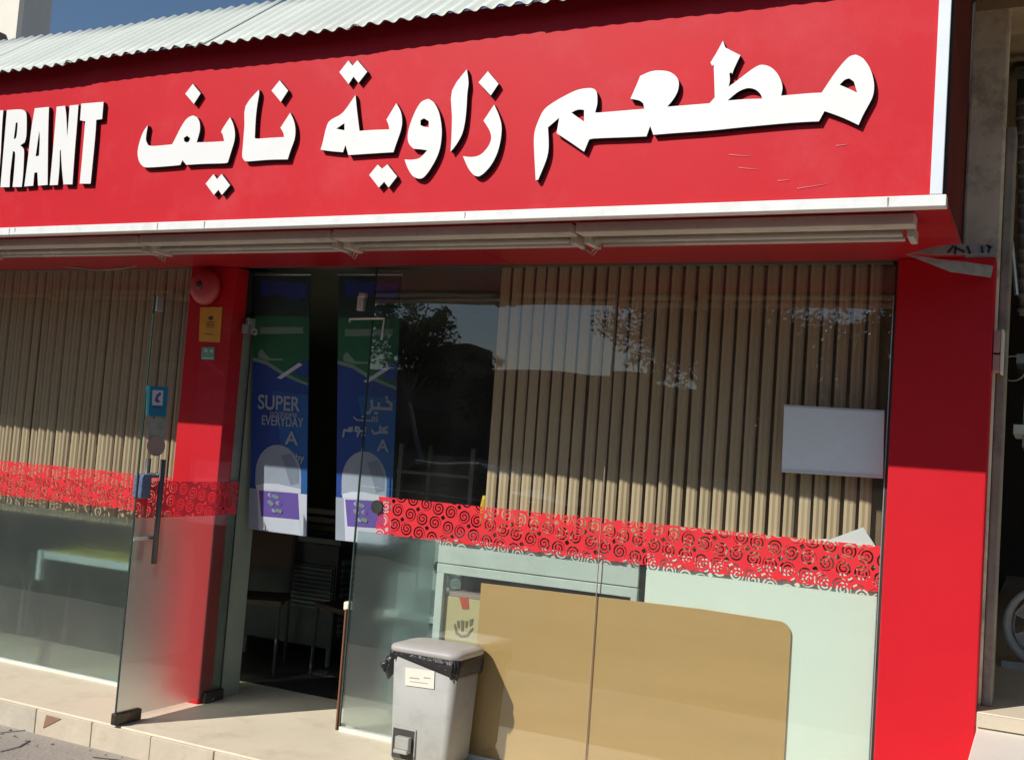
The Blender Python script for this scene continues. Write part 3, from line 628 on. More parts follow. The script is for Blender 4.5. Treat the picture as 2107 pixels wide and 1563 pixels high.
# ------------------------------------------------------------------ banners behind the doorway
def banner(c, label, arabic):
    """c: corners tl, tr, br, bl in world; prints are laid out on the banner face"""
    tl, tr, br, bl = c
    root = empty('banner', (bl+br)/2, label, 'banner', 'banners hanging in the doorway')
    nrm = (tr-tl).cross(bl-tl).normalized()
    if nrm.y > 0: nrm = -nrm
    def P(u, v, e=0): # u 0..1 left to right, v 0..1 top to bottom
        a = tl.lerp(tr, u); b = bl.lerp(br, u); return a.lerp(b, v)+nrm*e
    m = MB(); m.slab([[P(0,0), P(1,0), P(1,1), P(0,1)]], -nrm*.006); part('sheet', m, BLUE1, root)
    def sh(name, pts, mt, e=.0015):
        m = MB(); m.slab([[P(u, v, e) for u, v in pts]], -nrm*.0012); return part(name, m, mt, root)
    sh('print', [(0,0),(1,0),(1,.16),(0,.16)], BGREEND)
    sh('print', [(0,.16),(1,.16),(1,.415),(.82,.40),(.55,.375),(.25,.335),(0,.325)], BGREEN)
    sh('print', [(.10,.02),(.95,.03),(.95,.085),(.75,.095),(.45,.075),(.12,.085)], BLUE1, .003)
    sh('print', [(.12,.205),(.9,.20),(.9,.225),(.12,.232)], BPALEG, .003)
    sh('print', [(.10,.305),(.16,.29),(.20,.30),(.30,.325),(.55,.325),(.55,.332),(.30,.335),(.10,.325)], BPALEG, .003)
    sh('print', [(0,.325),(.25,.335),(.55,.375),(.82,.40),(1,.415),(1,.425),(.82,.412),(.55,.39),(.25,.352),(0,.338)], BPALEG, .003)
    sh('print', [(.45,.40),(.52,.405),(.90,.345),(.84,.338)], BWHITE, .0045)
    sh('print', [(.70,.35),(.95,.33),(1,.33),(1,.395),(.82,.39)], BLUE1, .003)
    sh('print', [(.35,.45),(1,.46),(1,.86),(.6,.80),(.5,.60)], BLUE2, .002)
    # bottle picture
    ar = [(.50+.40*math.cos(t), .775-.115*math.sin(t)) for t in [i*PI/14 for i in range(15)]]
    sh('print', ar+[(.10,.83),(.90,.83)], BGREY, .003)
    sh('print', [(.55,.70),(.72,.69),(.86,.75),(.86,.80),(.72,.81)], BSHADE, .0042)
    sh('print', [(.12,.84),(.12,.826),(.28,.815),(.5,.812),(.9,.822),(.9,.84)], BWHITE, .0042)
    sh('print', [(0,.84),(1,.84),(1,1),(0,1)], BWHITE, .0028)
    sh('print', [(0,.84),(.14,.84),(.18,1),(0,1)], BGREY, .0034)
    sh('print', [(.17,.845),(.85,.84),(.88,.94),(.22,.945)], BPURP, .004)
    sh('print', [(.22,.945),(.88,.94),(.92,1),(.22,.995)], BPALEG if False else BWHITE, .0042)
    rr = random.Random(4)
    for k in range(12):
        u, v = .33+.035*(k % 6)+rr.uniform(-.01, .01), (.858, .885, .91)[k // 4]+rr.uniform(-.004, .004)
        sh('print', [(u,v),(u+.05,v-.006),(u+.085,v+.002),(u+.06,v+.012),(u+.01,v+.008)], [BGREY, BPURP, BSHADE, BPALEG][k % 4], .0046+.0004*k)
    ex = (tr-tl).normalized(); ez = (tl-bl).normalized(); W = (tr-tl).length
    def text(s, u, v, size, sx=1.0):
        cu = bpy.data.curves.new('lettering', 'FONT'); cu.body = s; cu.size = size; cu.extrude = .0006; cu.offset = size*.018
        ob = bpy.data.objects.new('tmp', cu); COL.objects.link(ob)
        dg = bpy.context.evaluated_depsgraph_get(); me = bpy.data.meshes.new_from_object(ob.evaluated_get(dg)); bpy.data.objects.remove(ob)
        p = P(u, v, .006); me.transform(Matrix.Scale(sx, 4, (1, 0, 0)))
        mt = Matrix(((ex.x, ez.x, nrm.x, p.x), (ex.y, ez.y, nrm.y, p.y), (ex.z, ez.z, nrm.z, p.z), (0,0,0,1)))
        me.transform(mt); me.transform(Matrix.Translation(-Vector(root.location)))
        me.materials.clear(); me.materials.append(BGREY)
        q = bpy.data.objects.new('lettering', me); COL.objects.link(q); q.parent = root
    def strokes(lines, wd=.011):
        for l in lines:
            m = MB(); pts = [P(u, v, .006) for u, v in l]
            for a, b in zip(pts[:-1], pts[1:]):
                d = (b-a).normalized(); s = d.cross(nrm)*wd*.5; a2, b2 = a-d*wd*.3, b+d*wd*.3
                m.slab([[a2-s, b2-s, b2+s, a2+s]], -nrm*.001)
            part('lettering', m, BGREY, root)
    if not arabic:
        text('SUPER', .12, .525, .115, .92); text('GOODNESS', .34, .5475, .030, 1.2); text('EVERYDAY', .19, .586, .076, .80)
        text('A', .62, .655, .105, 1.25); text('by', .80, .715, .06, 1.1)
    else:
        strokes([[(.86,.468),(.93,.478),(.93,.497),(.72,.497)], [(.72,.497),(.72,.478)], [(.72,.497),(.60,.497)], [(.60,.47),(.61,.497),(.56,.515),(.50,.517)], [(.84,.455),(.86,.455)], [(.66,.515),(.70,.515)]], .016)
        strokes([[(.30,.535),(.36,.545),(.62,.545),(.63,.53)], [(.66,.530),(.66,.547)], [(.70,.528),(.70,.547)], [(.44,.532),(.50,.53)]], .008)
        strokes([[(.88,.565),(.80,.572),(.88,.585),(.76,.585),(.76,.562)], [(.76,.585),(.66,.592),(.62,.58)], [(.50,.57),(.50,.585),(.40,.585)], [(.40,.575),(.34,.572),(.33,.585),(.40,.588),(.37,.605)], [(.28,.575),(.22,.578),(.24,.588),(.28,.585)], [(.24,.588),(.14,.585),(.12,.61)], [(.45,.60),(.50,.60)]], .013)
        text('A', .72, .655, .09, 1.2)
    # hanging bar
    m = MB(); m.tube([P(-.02, -.003), P(1.02, -.003)], .008, 8); part('top_bar', m, GALV, root, smooth=True)
banner((onY(525, 566, .16), onY(637, 566, .16), onY(631, 1103, .26), onY(512, 1087, .26)), 'left banner with SUPER EVERYDAY lettering and a white bottle', False)
banner((onY(697, 566, .18), onY(826, 566, .18), onY(803, 1122, .26), onY(691, 1110, .26)), 'right banner with Arabic lettering, partly behind the swirl band', True)

# ------------------------------------------------------------------ things on the pillars
bl = empty('fire_bell', (-4.30, 0, 2.30), 'round red alarm bell high on the left pillar', 'alarm bell')
m = MB(); m.lathe([(.02, -.075), (.05, -.074), (.085, -.060), (.100, -.035), (.100, -.018), (.094, -.012)], (-4.30, 0, 2.30), (0, 1, 0), 32); part('gong', m, BELL, bl, smooth=True)
m = MB(); m.lathe([(0, -.012), (.055, -.012), (.055, 0)], (-4.30, 0, 2.30), (0, 1, 0), 24); part('back_box', m, BELLD, bl)
m = MB(); m.lathe([(0, -.085), (.016, -.085), (.024, -.077), (.024, -.07)], (-4.305, 0, 2.305), (0, 1, 0), 16); part('centre_bolt', m, BELLD, bl, smooth=True)
def onP(px, py, e=.004): return onY(px, py, -e)
nt_ = empty('notice', (-4.27, 0, 2.09), 'orange notice sheet on the left pillar, below the bell', 'notice')
m = MB(); m.slab([[onP(412, 632, .006), onP(457, 632, .006), onP(452, 704, .006), onP(409, 702, .006)]], (0, .004, 0)); part('sheet', m, ORANGE, nt_)
for q in ([(427,653),(436,649),(439,656),(432,659)], [(426,662),(441,663),(441,664.5),(426,663.5)], [(424,667),(441,668),(441,669.5),(424,668.5)], [(424,672),(440,673),(440,674),(424,673)], [(420,686),(440,688),(440,689),(420,687)]):
    m = MB(); m.slab([[onP(a, b, .008) for a, b in q]], (0, .0015, 0)); part('print', m, INK, nt_)
gp = empty('number_plate_sign', (-4.265, 0, 1.93), 'small green and white plate under the orange notice', 'plate')
m = MB(); m.slab([[onP(415, 714, .006), onP(441, 714, .006), onP(440, 740, .006), onP(414, 739, .006)]], (0, .005, 0)); part('plate', m, GREEN, gp)
for q in ([(420,718),(426,717),(427,724),(420,724)], [(432,719),(438,719),(438,726),(431,724)], [(416,735),(439,735),(439,738),(416,738)]):
    m = MB(); m.slab([[onP(a, b, .008) for a, b in q]], (0, .0015, 0)); part('print', m, GREENL, gp)
# torn film at the top of the right pillar
tf = empty('torn_film', (-.38, -.04, SO), 'peeling grey strips at the top of the right red pillar', 'torn strip')
def tq(pts, e): return [onY(a, b, -.03-e) for a, b in pts]
m = MB(); m.slab([tq([(1862,524),(1900,513),(1925,507),(1962,502),(2046,503),(2051,514),(2047,525),(1950,524),(1915,525),(1890,521)], .36)], (0, .003, 0)); part('strip', m, GREYPAPER, tf)
m = MB(); m.slab([[onY(a, b, -.05-.33*max(0, (2044-a)/180.)) for a, b in [(1866,524),(1890,526),(1930,533),(1990,539),(2044,547),(2039,571),(1985,563),(1955,559),(1930,549),(1900,537)]]], (0, .003, 0)); part('strip', m, GREYPAPER, tf)
rr = random.Random(9)
m = MB()
for (a, b, c, d) in ((1950,520,1962,506),(1965,523,1966,506),(1967,510,1985,518),(1990,506,1996,522),(2020,506,2022,520),(2030,504,2040,510),(2034,520,2036,506)):
    p, q = onY(a, b, -.394), onY(c, d, -.394); dd = (q-p).normalized().cross(Vector((0,1,0)))*.004
    m.slab([[p-dd, q-dd, q+dd, p+dd]], (0, .002, 0))
part('scuff_marks', m, BLACK, tf)
# red rough band remnant
# ------------------------------------------------------------------ rubbish bin
bn = empty('rubbish_bin', (-2.57, -.07, 0), 'grey pedal bin with a black liner standing on the step', 'bin')
def rrect(cx, cy, hx, hy, r, z, n=6):
    P = []
    for qx, qy, a0 in ((1,1,0),(-1,1,PI/2),(-1,-1,PI),(1,-1,3*PI/2)):
        for i in range(n+1):
            a = a0+PI/2*i/n; P.append((cx+qx*(hx-r)+r*math.cos(a), cy+qy*(hy-r)+r*math.sin(a), z))
    return P
def loft(rings, cap0=True, cap1=True):
    m = MB(); n = len(rings[0])
    for r in rings: m.v += [tuple(p) for p in r]
    for i in range(len(rings)-1):
        for j in range(n):
            m.f.append((i*n+j, i*n+(j+1) % n, (i+1)*n+(j+1) % n, (i+1)*n+j)); m.m.append(0)
    if cap0: m.f.append(tuple(reversed(range(n)))); m.m.append(0)
    if cap1: m.f.append(tuple((len(rings)-1)*n+j for j in range(n))); m.m.append(0)
    return m
BX, BY = -2.598, -.075
bh = .495
part('body', loft([rrect(BX, BY, .150, .118, .025, .006), rrect(BX, BY, .156, .123, .030, .03), rrect(BX, BY, .176, .136, .036, bh)]), BINM, bn, smooth=True)
# liner skirt, folded over the rim, lower towards the right
rings = []
for k, (g_, f) in enumerate(((.0, 0), (.010, .0), (.013, .35), (.012, .8), (.006, 1))):
    R = rrect(BX, BY, .176+g_, .136+g_, .036, 0, 10); Q = []
    for i, (xx, yy, _) in enumerate(R):
        t = (xx-(BX-.19))/.38
        drop = .025+.062*t+.012*math.sin(i*1.3)+.006*math.sin(i*3.7)
        wv = 1+.0*k
        n2 = .006*math.sin(i*2.3+k*1.7)*(f > 0)
        Q.append((xx+n2*(1 if xx > BX else -1), yy-n2, bh+.022-f*drop-.003))
    rings.append(Q)
part('liner', loft(rings, False, False), BAG, bn, smooth=True)
m = loft([rrect(BX, BY, .180, .140, .04, bh+.014, 8), rrect(BX, BY, .193, .151, .055, bh+.020, 8), rrect(BX, BY, .195, .153, .057, bh+.036, 8), rrect(BX, BY, .189, .147, .056, bh+.047, 8), rrect(BX, BY, .150, .112, .05, bh+.056, 8), rrect(BX, BY, .08, .06, .05, bh+.060, 8)])
part('lid', m, BINSIDE, bn, smooth=True)
# knotted liner tail at the left
m = MB()
m.tube([(BX-0.177, BY-.09, bh-.005), (BX-0.198, BY-.10, bh-.03), (BX-0.205, BY-.105, bh-.065), (BX-0.194, BY-.11, bh-.095), (BX-0.198, BY-.11, bh-.125)], [.014, .024, .030, .022, .004], 10)
m.tube([(BX-0.198, BY-.12, bh-.04), (BX-0.222, BY-.13, bh-.06), (BX-0.212, BY-.13, bh-.09)], [.012, .018, .004], 8)
part('liner_knot', m, BAG, bn, smooth=True)
fy = lambda z: BY-.120-.016*(z/bh)-.003
def onF(px, py, e=0):
    p = onY(px, py, BY-.14); p.y = fy(p.z)-e; return p
m = MB(); q = [onF(834, 1372, .002), onF(894, 1380, .002), onF(892, 1417, .002), onF(833, 1409, .002)]; m.slab([q], (0, .001, 0)); part('label', m, PAPER, bn)
m = MB()
for pts in ([(842,1392),(862,1394),(862,1396),(842,1394)], [(872,1392),(886,1394),(886,1395),(872,1394)], [(842,1400),(880,1405),(880,1406),(842,1401)]):
    m.slab([[onF(a, b, .004) for a, b in pts]], (0, .001, 0))
part('label_print', m, mat('pale_ink', (.45, .43, .38), .8), bn)
# pedal recess: flat plate with the niche's shade in its dark colour, and a pedal
zc = .115; xc = BX-.075
m = MB(); yf = fy(zc)-.001
m.box(xc-.065, xc-.058, yf-.006, yf+.004, .02, zc+.045); m.box(xc+.058, xc+.065, yf-.006, yf+.004, .02, zc+.045); m.box(xc-.065, xc+.065, yf-.006, yf+.004, zc+.040, zc+.050); part('pedal_surround', m, BINM, bn, bevel=.003)
m = MB(); m.box(xc-.058, xc+.058, yf-.002, yf+.003, .02, zc+.04); part('pedal_niche_shade', m, mat('niche_shade', (.05, .05, .045), .7), bn)
m = MB(); m.box(xc-.030, xc+.045, yf-.035, yf-.004, zc-.045, zc+.012); m.box(xc-.030, xc+.045, yf-.045, yf-.004, zc-.062, zc-.045); part('pedal', m, BINM, bn, bevel=.004)

# ------------------------------------------------------------------ things just behind the right window
G = WY+.006
def pts3(y, *pp): return [onY(a, b, y) for a, b in pp]
wb = MB(); yb = G+.001
a = onY(990, 1199, yb); c0 = onY(1440, 1252, yb); tr_ = onY(1618, 1272, yb)
xr = onY(1622, 1400, yb).x; rad = .055
loop = [Vector((a.x, yb, .02)), Vector((a.x, yb, a.z)), Vector((c0.x, yb, c0.z))]
for i in range(7):
    t = PI/2-i/6*PI/2; loop.append(Vector((xr-rad+rad*math.cos(t), yb, tr_.z-.015-rad+rad*math.sin(t))))
loop.append(Vector((xr, yb, .02)))
wb.slab([loop], (0, .009, 0)); o = wb.build('wooden_board', WOODP, None, bevel=.001); tag(o, 'plain light brown wooden board with one rounded corner leaning behind the frosted glass', 'board')
m = MB(); x0 = -1.632; m.box(x0, -.61, G+.013, G+.045, .02, 1.085); o = m.build('laminate_board', PANELW, None, bevel=.004); tag(o, 'large white panel standing behind the right end of the frosted glass', 'panel')
ct = empty('steel_counter', (-2.2, .35, 0), 'pale metal counter frame behind the frosted glass, above the wooden board', 'counter')
part('front_board', box(-2.735, -1.668, G+.014, G+.03, .918, 1.045), ALUP, ct, bevel=.002)
part('rail', box(-2.735, -1.668, G+.012, G+.04, .868, .913), ALUP, ct, bevel=.003)
part('leg', box(-2.735, -2.692, G+.013, G+.05, .0, .868), ALUP, ct, bevel=.003)
part('leg', box(-1.70, -1.668, G+.013, G+.05, .0, .868), ALUP, ct, bevel=.003)
part('leg', box(-2.735, -2.692, .66, .70, .0, .868), ALUP, ct); part('leg', box(-1.70, -1.668, .66, .70, .0, .868), ALUP, ct)
part('worktop', box(-2.735, -1.668, G+.05, .72, 1.03, 1.06), STEEL, ct)
part('underside_shade', box(-2.69, -1.70, .30, .31, .0, .90), mat('counter_gap_shade', (.06, .065, .075), .5), ct)  # dark sheet added for the shade in the gap under the counter
cb = empty('cardboard_box', (-2.6, .2, 0), 'yellowish cardboard box with a red sticker behind the glass, left of the board', 'box')
p0, p1 = onY(912, 1228, .13), onY(992, 1238, .13)
part('carton', box(p0.x, p1.x+.12, .13, .28, .0, p0.z+.01), CARD, cb, bevel=.003)
part('lid_flap', box(p0.x+.03, p1.x+.05, .135, .26, p0.z+.012, p0.z+.035), mat('pinkish_card', (.40, .30, .27), .8), cb)
m = MB(); m.slab([pts3(.127, (945,1228), (963,1229), (965,1252), (951,1252))], (0, .002, 0)); part('red_sticker', m, CARDT, cb)
m = MB()
for pp in ([(940,1277),(945,1276),(946,1290),(942,1292)], [(948,1275),(955,1276),(953,1298),(949,1298)], [(958,1276),(963,1277),(961,1290),(957,1290)], [(966,1274),(974,1272),(972,1284),(966,1288)], [(934,1284),(937,1282),(942,1300),(950,1306),(960,1304),(972,1290),(974,1293),(962,1309),(948,1311),(937,1303)]):
    m.slab([pts3(.127, *pp)], (0, .001, 0))
part('printed_mark', m, mat('olive_print', (.20, .16, .08), .8), cb)
# grey-blue board hung inside the right window
gb = empty('display_board', (-.81, .1, 1.64), 'blank grey blue board fixed on the right window in front of the blind', 'board')
q = pts3(WY-.024, (1613,834), (1820,846), (1817,983), (1608,970)); m = MB(); m.slab([q], (0, .018, 0)); part('panel', m, PANELG, gb, bevel=.002)
q = pts3(WY-.027, (1608,966), (1817,978), (1817,984), (1608,971)); m = MB(); m.slab([q], (0, .004, 0)); part('lower_trim', m, ALUP, gb)
q = pts3(WY-.027, (1613,832), (1820,844), (1820,848), (1613,836)); m = MB(); m.slab([q], (0, .004, 0)); part('upper_trim', m, ALUM, gb)
# papers resting on the sill
m = MB(); m.slab([pts3(G+.03, (1700,1112), (1776,1084), (1802,1124), (1760,1126))], (0, .004, 0)); o = m.build('paper_sheet', PAPERW, None); tag(o, 'white folded paper peaking above the swirl band at the right', 'paper')
m = MB(); m.slab([pts3(G+.035, (1640,1112), (1700,1108), (1716,1118), (1655,1120))], (0, .004, 0)); o = m.build('paper_sheet', PAPERW, None); tag(o, 'flat white paper lying behind the swirl band, left of the folded one', 'paper')
m = MB(); m.box(-1.5, -.62, G+.02, .145, 1.20, 1.212); o = m.build('window_ledge', mat('cream_ledge', (.60, .54, .40), .6, var=.2, scale=18), None); tag(o, 'narrow cream ledge under the right blind, just above the swirl band', 'ledge')
m = MB(); p = onY(1000, 1040, .2); m.lathe([(0, .05), (.012, .05), (.015, .03), (.02, 0), (.02, -.12), (0, -.12)], (p.x-.01, .2, p.z), (0, 0, 1), 14); o = m.build('yellow_bottle', mat('yellow_plastic', (.75, .50, .04), .4), None, smooth=True); tag(o, 'yellow capped bottle peeping over the swirl band at the blind edge', 'bottle')
# cabinet behind the left end of the right window
cb2 = empty('metal_cabinet', (-3.0, .6, 0), 'grey green metal cabinet blurred behind the frosted glass left of the box', 'cabinet')
part('carcass', box(-3.16, -2.76, .42, .95, .03, 1.0), CAB, cb2, bevel=.01)
part('ledge', box(-3.18, -2.77, .34, .42, .565, .60), mat('ledge_pale', (.55, .62, .58), .5), cb2, bevel=.006)
for k in range(3): part('door_panel', box(-3.15+k*.13, -3.03+k*.13, .395, .419, .06, .55), mat('cab_panel%d' % k, (.20+.05*k, .27+.04*k, .26+.04*k), .4), cb2, bevel=.006)

# ------------------------------------------------------------------ deeper inside
fz = empty('steel_undercounter_fridge', (-4.6, 1.6, 0), 'stainless steel appliance with louvred grille in the dark doorway', 'fridge')
FX0, FX1, FY0 = -4.95, -4.16, 1.30
part('cabinet', box(FX0, FX1, FY0, FY0+.65, .12, .80), mat('fridge_dark_steel', (.045, .045, .043), .4, metal=.3, var=.3, scale=5), fz, bevel=.008)
part('grille_frame', box(FX0+.42, FX1-.01, FY0-.012, FY0, .36, .66), DARKM, fz)
for k in range(10):
    m = MB(); z = .375+k*.028; m.box(FX0+.43, FX1-.02, FY0-.026, FY0-.012, z, z+.014); part('louvre', m, STEEL, fz)
for k in range(12): part('louvre', box(FX1, FX1+.02, FY0+.05, FY0+.58, .2+k*.04, .222+k*.04), STEEL, fz)
part('side_grille', box(FX1, FX1+.008, FY0+.05, FY0+.5, .2, .7), GALV, fz)
for xx in (FX0+.05, FX1-.05):
    for yy in (FY0+.05, FY0+.55): part('leg', MBt := (lambda m: (m.tube([(xx, yy, 0), (xx, yy, .12)], .018, 10), m)[1])(MB()), STEEL, fz)
part('worktop', box(FX0-.03, FX1+.03, FY0-.03, FY0+.68, .80, .84), STEEL, fz, bevel=.004)
ch = empty('steel_shelf_unit', (-3.7, 1.9, 0), 'dark steel rack standing right of the fridge, behind the banners', 'shelf')
for xx in (-3.98, -3.42):
    for yy in (1.7, 2.1): part('post', box(xx-.015, xx+.015, yy-.015, yy+.015, 0, 1.5), GALV, ch)
for zz in (.15, .36, .64, .95, 1.3): part('shelf_board', box(-4.0, -3.4, 1.68, 2.12, zz, zz+.02), GALV, ch)
mo = MB(); mo.tube([(-3.86, 1.25, .58), (-3.70, 1.35, 1.02)], [.010, .012], 8); mo.tube([(-3.86, 1.25, .0), (-3.86, 1.25, .58)], .010, 8)
o = mo.build('mop_handle', mat('mauve_grey', (.30, .28, .34), .5), None, smooth=True); tag(o, 'pale bent handle leaning in front of the dark rack', 'handle')
def dchair(x, y, rz, lab, lvl=1):
    r = empty('stacking_chair', (x, y, 0), lab, 'chair', 'dark chairs inside the doorway')
    cm = mat('chair_frame', (.055, .052, .05), .5, metal=.3); sm = mat('chair_seat_brown', (.10, .06, .04), .6)
    c, s_ = math.cos(rz), math.sin(rz)
    T = lambda a, b, z: (x+a*c-b*s_, y+a*s_+b*c, z)
    for a in (-.2, .2):
        m = MB(); m.tube([T(a, -.2, 0), T(a, -.19, .44)], .011, 8); part('leg', m, cm, r)
        m = MB(); m.tube([T(a, .24, 0), T(a, .19, .44), T(a, .25, .88)], .011, 8); part('leg', m, cm, r)
    m = MB(); m.slab([[Vector(T(-.21, -.21, .46)), Vector(T(.21, -.21, .46)), Vector(T(.21, .19, .46)), Vector(T(-.21, .19, .46))]], (0, 0, -.03)); part('seat', m, sm, r)
    m = MB(); m.slab([[Vector(T(-.2, .215, .6)), Vector(T(.2, .215, .6)), Vector(T(.2, .25, .88)), Vector(T(-.2, .25, .88))]], (.0, .02, 0)); part('backrest', m, sm, r)
dchair(-4.55, .95, .5, 'dark steel framed chair inside the doorway, left of the fridge grille')
dchair(-3.86, 1.15, -.4, 'dark steel framed chair inside the doorway at its right side')
for k, (xx, zz, cc) in enumerate(((-4.80, .84, (.10,.09,.08)), (-4.42, .84, (.14,.11,.09)), (-4.80, 1.04, (.06,.06,.06)))):
    r = empty('crate', (xx, 1.6, zz), ['dark crate standing on the left end of the steel fridge', 'brownish crate standing on the right end of the steel fridge', 'black crate stacked on top of the dark crate over the fridge'][k], 'crate', 'crates on the fridge')
    cm = mat('crate_plastic', cc, .5)
    part('base', box(xx-.15, xx+.15, 1.45, 1.75, zz, zz+.02), cm, r)
    for j in range(3):
        z = zz+.03+j*.055
        part('slat', box(xx-.15, xx+.15, 1.44, 1.45, z, z+.035), cm, r)
    for a in (-.15, .135): part('corner_post', box(xx+a, xx+a+.015, 1.43, 1.44, zz, zz+.19), cm, r)
# left: table seen through the frosted window
tb = empty('dining_table', (-5.0, .5, 0), 'small table with a yellow top behind the left frosted window', 'table')
part('tabletop', box(-5.46, -4.62, .075, .75, .665, .69), TABLEY, tb, bevel=.004)
part('edge_rail', box(-5.46, -4.62, .06, .075, .645, .69), LEGW, tb, bevel=.004)
for xx, yy in ((-5.45, .10), (-4.66, .10), (-5.45, .70), (-4.66, .70)):
    part('leg', box(xx, xx+.035, yy, yy+.035, 0, .665), DARKM, tb)
part('corner_bracket', box(-5.50, -5.46, .045, .09, .51, .695), LEGW, tb, bevel=.01)
chs = empty('dining_chair', (-6.2, .6, 0), 'dark chair standing left of the yellow table behind frosted glass', 'chair')
part('seat', box(-6.4, -5.98, .4, .82, .43, .47), DARKM, chs, bevel=.01); part('backrest', box(-6.4, -6.36, .4, .82, .55, .9), DARKM, chs, bevel=.01)
for xx in (-6.4, -6.02):
    for yy in (.4, .78): part('leg', box(xx, xx+.03, yy, yy+.03, 0, .9 if xx < -6.3 else .43), GALV, chs)

# ------------------------------------------------------------------ neighbouring unit at the right
NZ = .62
nb = empty('raised_step', (.8, .5, 0), 'raised cream tiled step of the next unit, right of the red pillar', 'step')
part('upper_tread', box(-.30, 3.6, -.02, 7.5, GZ, NZ), PLAT, nb, bevel=.004)
part('riser', box(-.20, 3.6, -.034, -.0205, NZ-.055, NZ-.004), RISER, nb)
part('lower_tread', box(-.20, 3.6, -.62, -.036, GZ, NZ-.06), PAPER if False else mat('pale_stone_tread', (.80, .78, .70), .5, var=.03), nb, bevel=.004)
nc = empty('concrete_column', (-.26, .25, 0), 'weathered grey concrete column behind the right end of the sign', 'column')
m = MB(); m.box(-.345, -.195, .105, .155, NZ, 3.55); part('shaft', m, COLC, nc, bevel=.012)
m = MB(); m.box(-.193, -.155, .12, .30, NZ, 3.0); part('corner_post', m, mat('post_dull_concrete', (.33, .30, .25), .85, var=.2, scale=6, bump=.3, bscale=30, dirt=(.12, .11, .09), dscale=7, damt=.7), nc, bevel=.008)
part('capital', box(-.33, -.10, .1, .4, 3.50, 3.58), SLABC, nc)
nu = empty('workshop_unit', (1.5, 4, 0), 'dark open workshop next door under a concrete canopy', 'building')
part('canopy_slab', box(-.345, 4.5, -1.5, 7.5, 3.60, 3.8), SLABC, nu)
part('roof_slab', box(-4.5, -.35, 5.8, 7.5, 3.60, 3.8), SLABC, nu)
part('rear_wall', box(-4.5, 4.5, 7.5, 7.6, 0, 3.6), INWALL, nu)
part('far_wall', box(4.4, 4.5, 0, 7.5, 0, 3.6), INWALL, nu)
part('beam', box(-.19, 4.4, 1.0, 1.12, 3.30, 3.56), DARKM, nu)
m = MB(); m.tube([(-.20, .9, 3.50), (1.5, .9, 3.50)], .03, 10); m2 = m
o = m.build('overhead_pipe', PIPEG, None, smooth=True); tag(o, 'horizontal grey pipe under the neighbouring canopy at the top right corner', 'pipe')
# hanging ribbed duct
m = MB(); 
for k in range(15):
    t = k/14; z = 3.25-.95*t; xx = -.158+.045*t; m.lathe([(.035, -.010), (.046, -.004), (.046, .004), (.035, .010)], (xx+.02, .62, z), (.08, 0, 1), 12)
m.tube([(-.142, .62, 3.27), (-.095, .62, 2.28)], .034, 10)
o = m.build('ribbed_hose', DUCTM, None, smooth=True); tag(o, 'ribbed grey hose hanging beside the concrete column', 'hose')
rk = empty('storage_rack', (0, 1.2, NZ), 'rusty steel wall rack in the dark unit at the right edge', 'rack')
for xx in (-.10, .55):
    for yy in (1.0, 1.5): part('post', box(xx, xx+.035, yy, yy+.035, 1.70, 2.75), GALV, rk)
for zz in (1.76, 2.1, 2.72): part('shelf_board', box(-.14, .6, .98, 1.55, zz, zz+.045), GALV if zz != 1.76 else ALUP, rk)
for k, (xx, yy, z0, z1, rr_) in enumerate(((-.075, .80, 2.15, 2.65, .008), (-.075, .9, 2.75, 3.3, .014))):
    m = MB(); m.tube([(xx, yy, z0), (xx+.02*(k == 0), yy, z1)], rr_, 8); o = m.build('upright_pipe', PIPEG, None, smooth=True); tag(o, ['short thin vertical pipe high beside the rack', 'thicker grey pipe rising to the canopy above the rack'][k], 'pipe')
m = MB(); m.tube([(-.17, .55, 2.60), (-.14, .55, 2.36)], .010, 8); o = m.build('slanted_rod', ALUM, None); tag(o, 'short pale rod hanging at a slant above the pillar top', 'rod')
sw = empty('switch_box', (-.2, 0, 2.05), 'faded pink and cream switch boxes on the right edge of the pillar', 'switch box')
a = onY(2046, 678, -.02); part('box', box(a.x-.002, a.x+.025, -.02, .06, 2.035, 2.125), PINKB, sw, bevel=.004)
part('box', box(a.x-.002, a.x+.025, -.02, .06, 1.96, 2.028), PINKB, sw, bevel=.004)
part('cover', box(a.x+.026, a.x+.036, -.02, .10, 1.955, 2.13), PAPER, sw, bevel=.003)
m = MB(); m.lathe([(.05, -.004), (.055, -.004), (.055, .004), (.05, .004), (.05, -.004)], (-.135, .25, 2.0), (.2, 1, 0), 20); o = m.build('cable_coil', GALV, None); tag(o, 'small loop of wire hanging beside the switch boxes', 'coil')
# pedestal fan
fx, fyy, fzz = -.055+.27, 1.6, 1.08
pc = onY(2107+52, 1290, 1.35)
fn = empty('industrial_fan', (pc.x, 1.35, NZ), 'round grey drum fan on the floor of the dark unit, cut by the right edge', 'fan')
R_ = (onY(2107, 1290, 1.35)-onY(2066, 1290, 1.35)).length+.115
m = MB(); m.lathe([(R_-.035, -.06), (R_-.004, -.07), (R_, -.05), (R_, .08), (R_-.03, .08), (R_-.035, -.06)], (pc.x, 1.35, pc.z), (.15, 1, 0), 40); part('shroud', m, FANG, fn, smooth=True)
for k in range(5):
    a = k*2*PI/5; m = MB(); c_, s_ = math.cos(a), math.sin(a)
    e1 = Vector((c_, 0, s_)); e2 = Vector((-s_, 0, c_)); o_ = Vector((pc.x, 1.35, pc.z))
    m.slab([[o_+e1*.02-e2*.02, o_+e1*(R_-.05)-e2*.05+Vector((0,-.02,0)), o_+e1*(R_-.05)+e2*.06+Vector((0,.03,0)), o_+e1*.02+e2*.03]], (0, .004, 0)); part('blade', m, FANG, fn)
gm = MB()
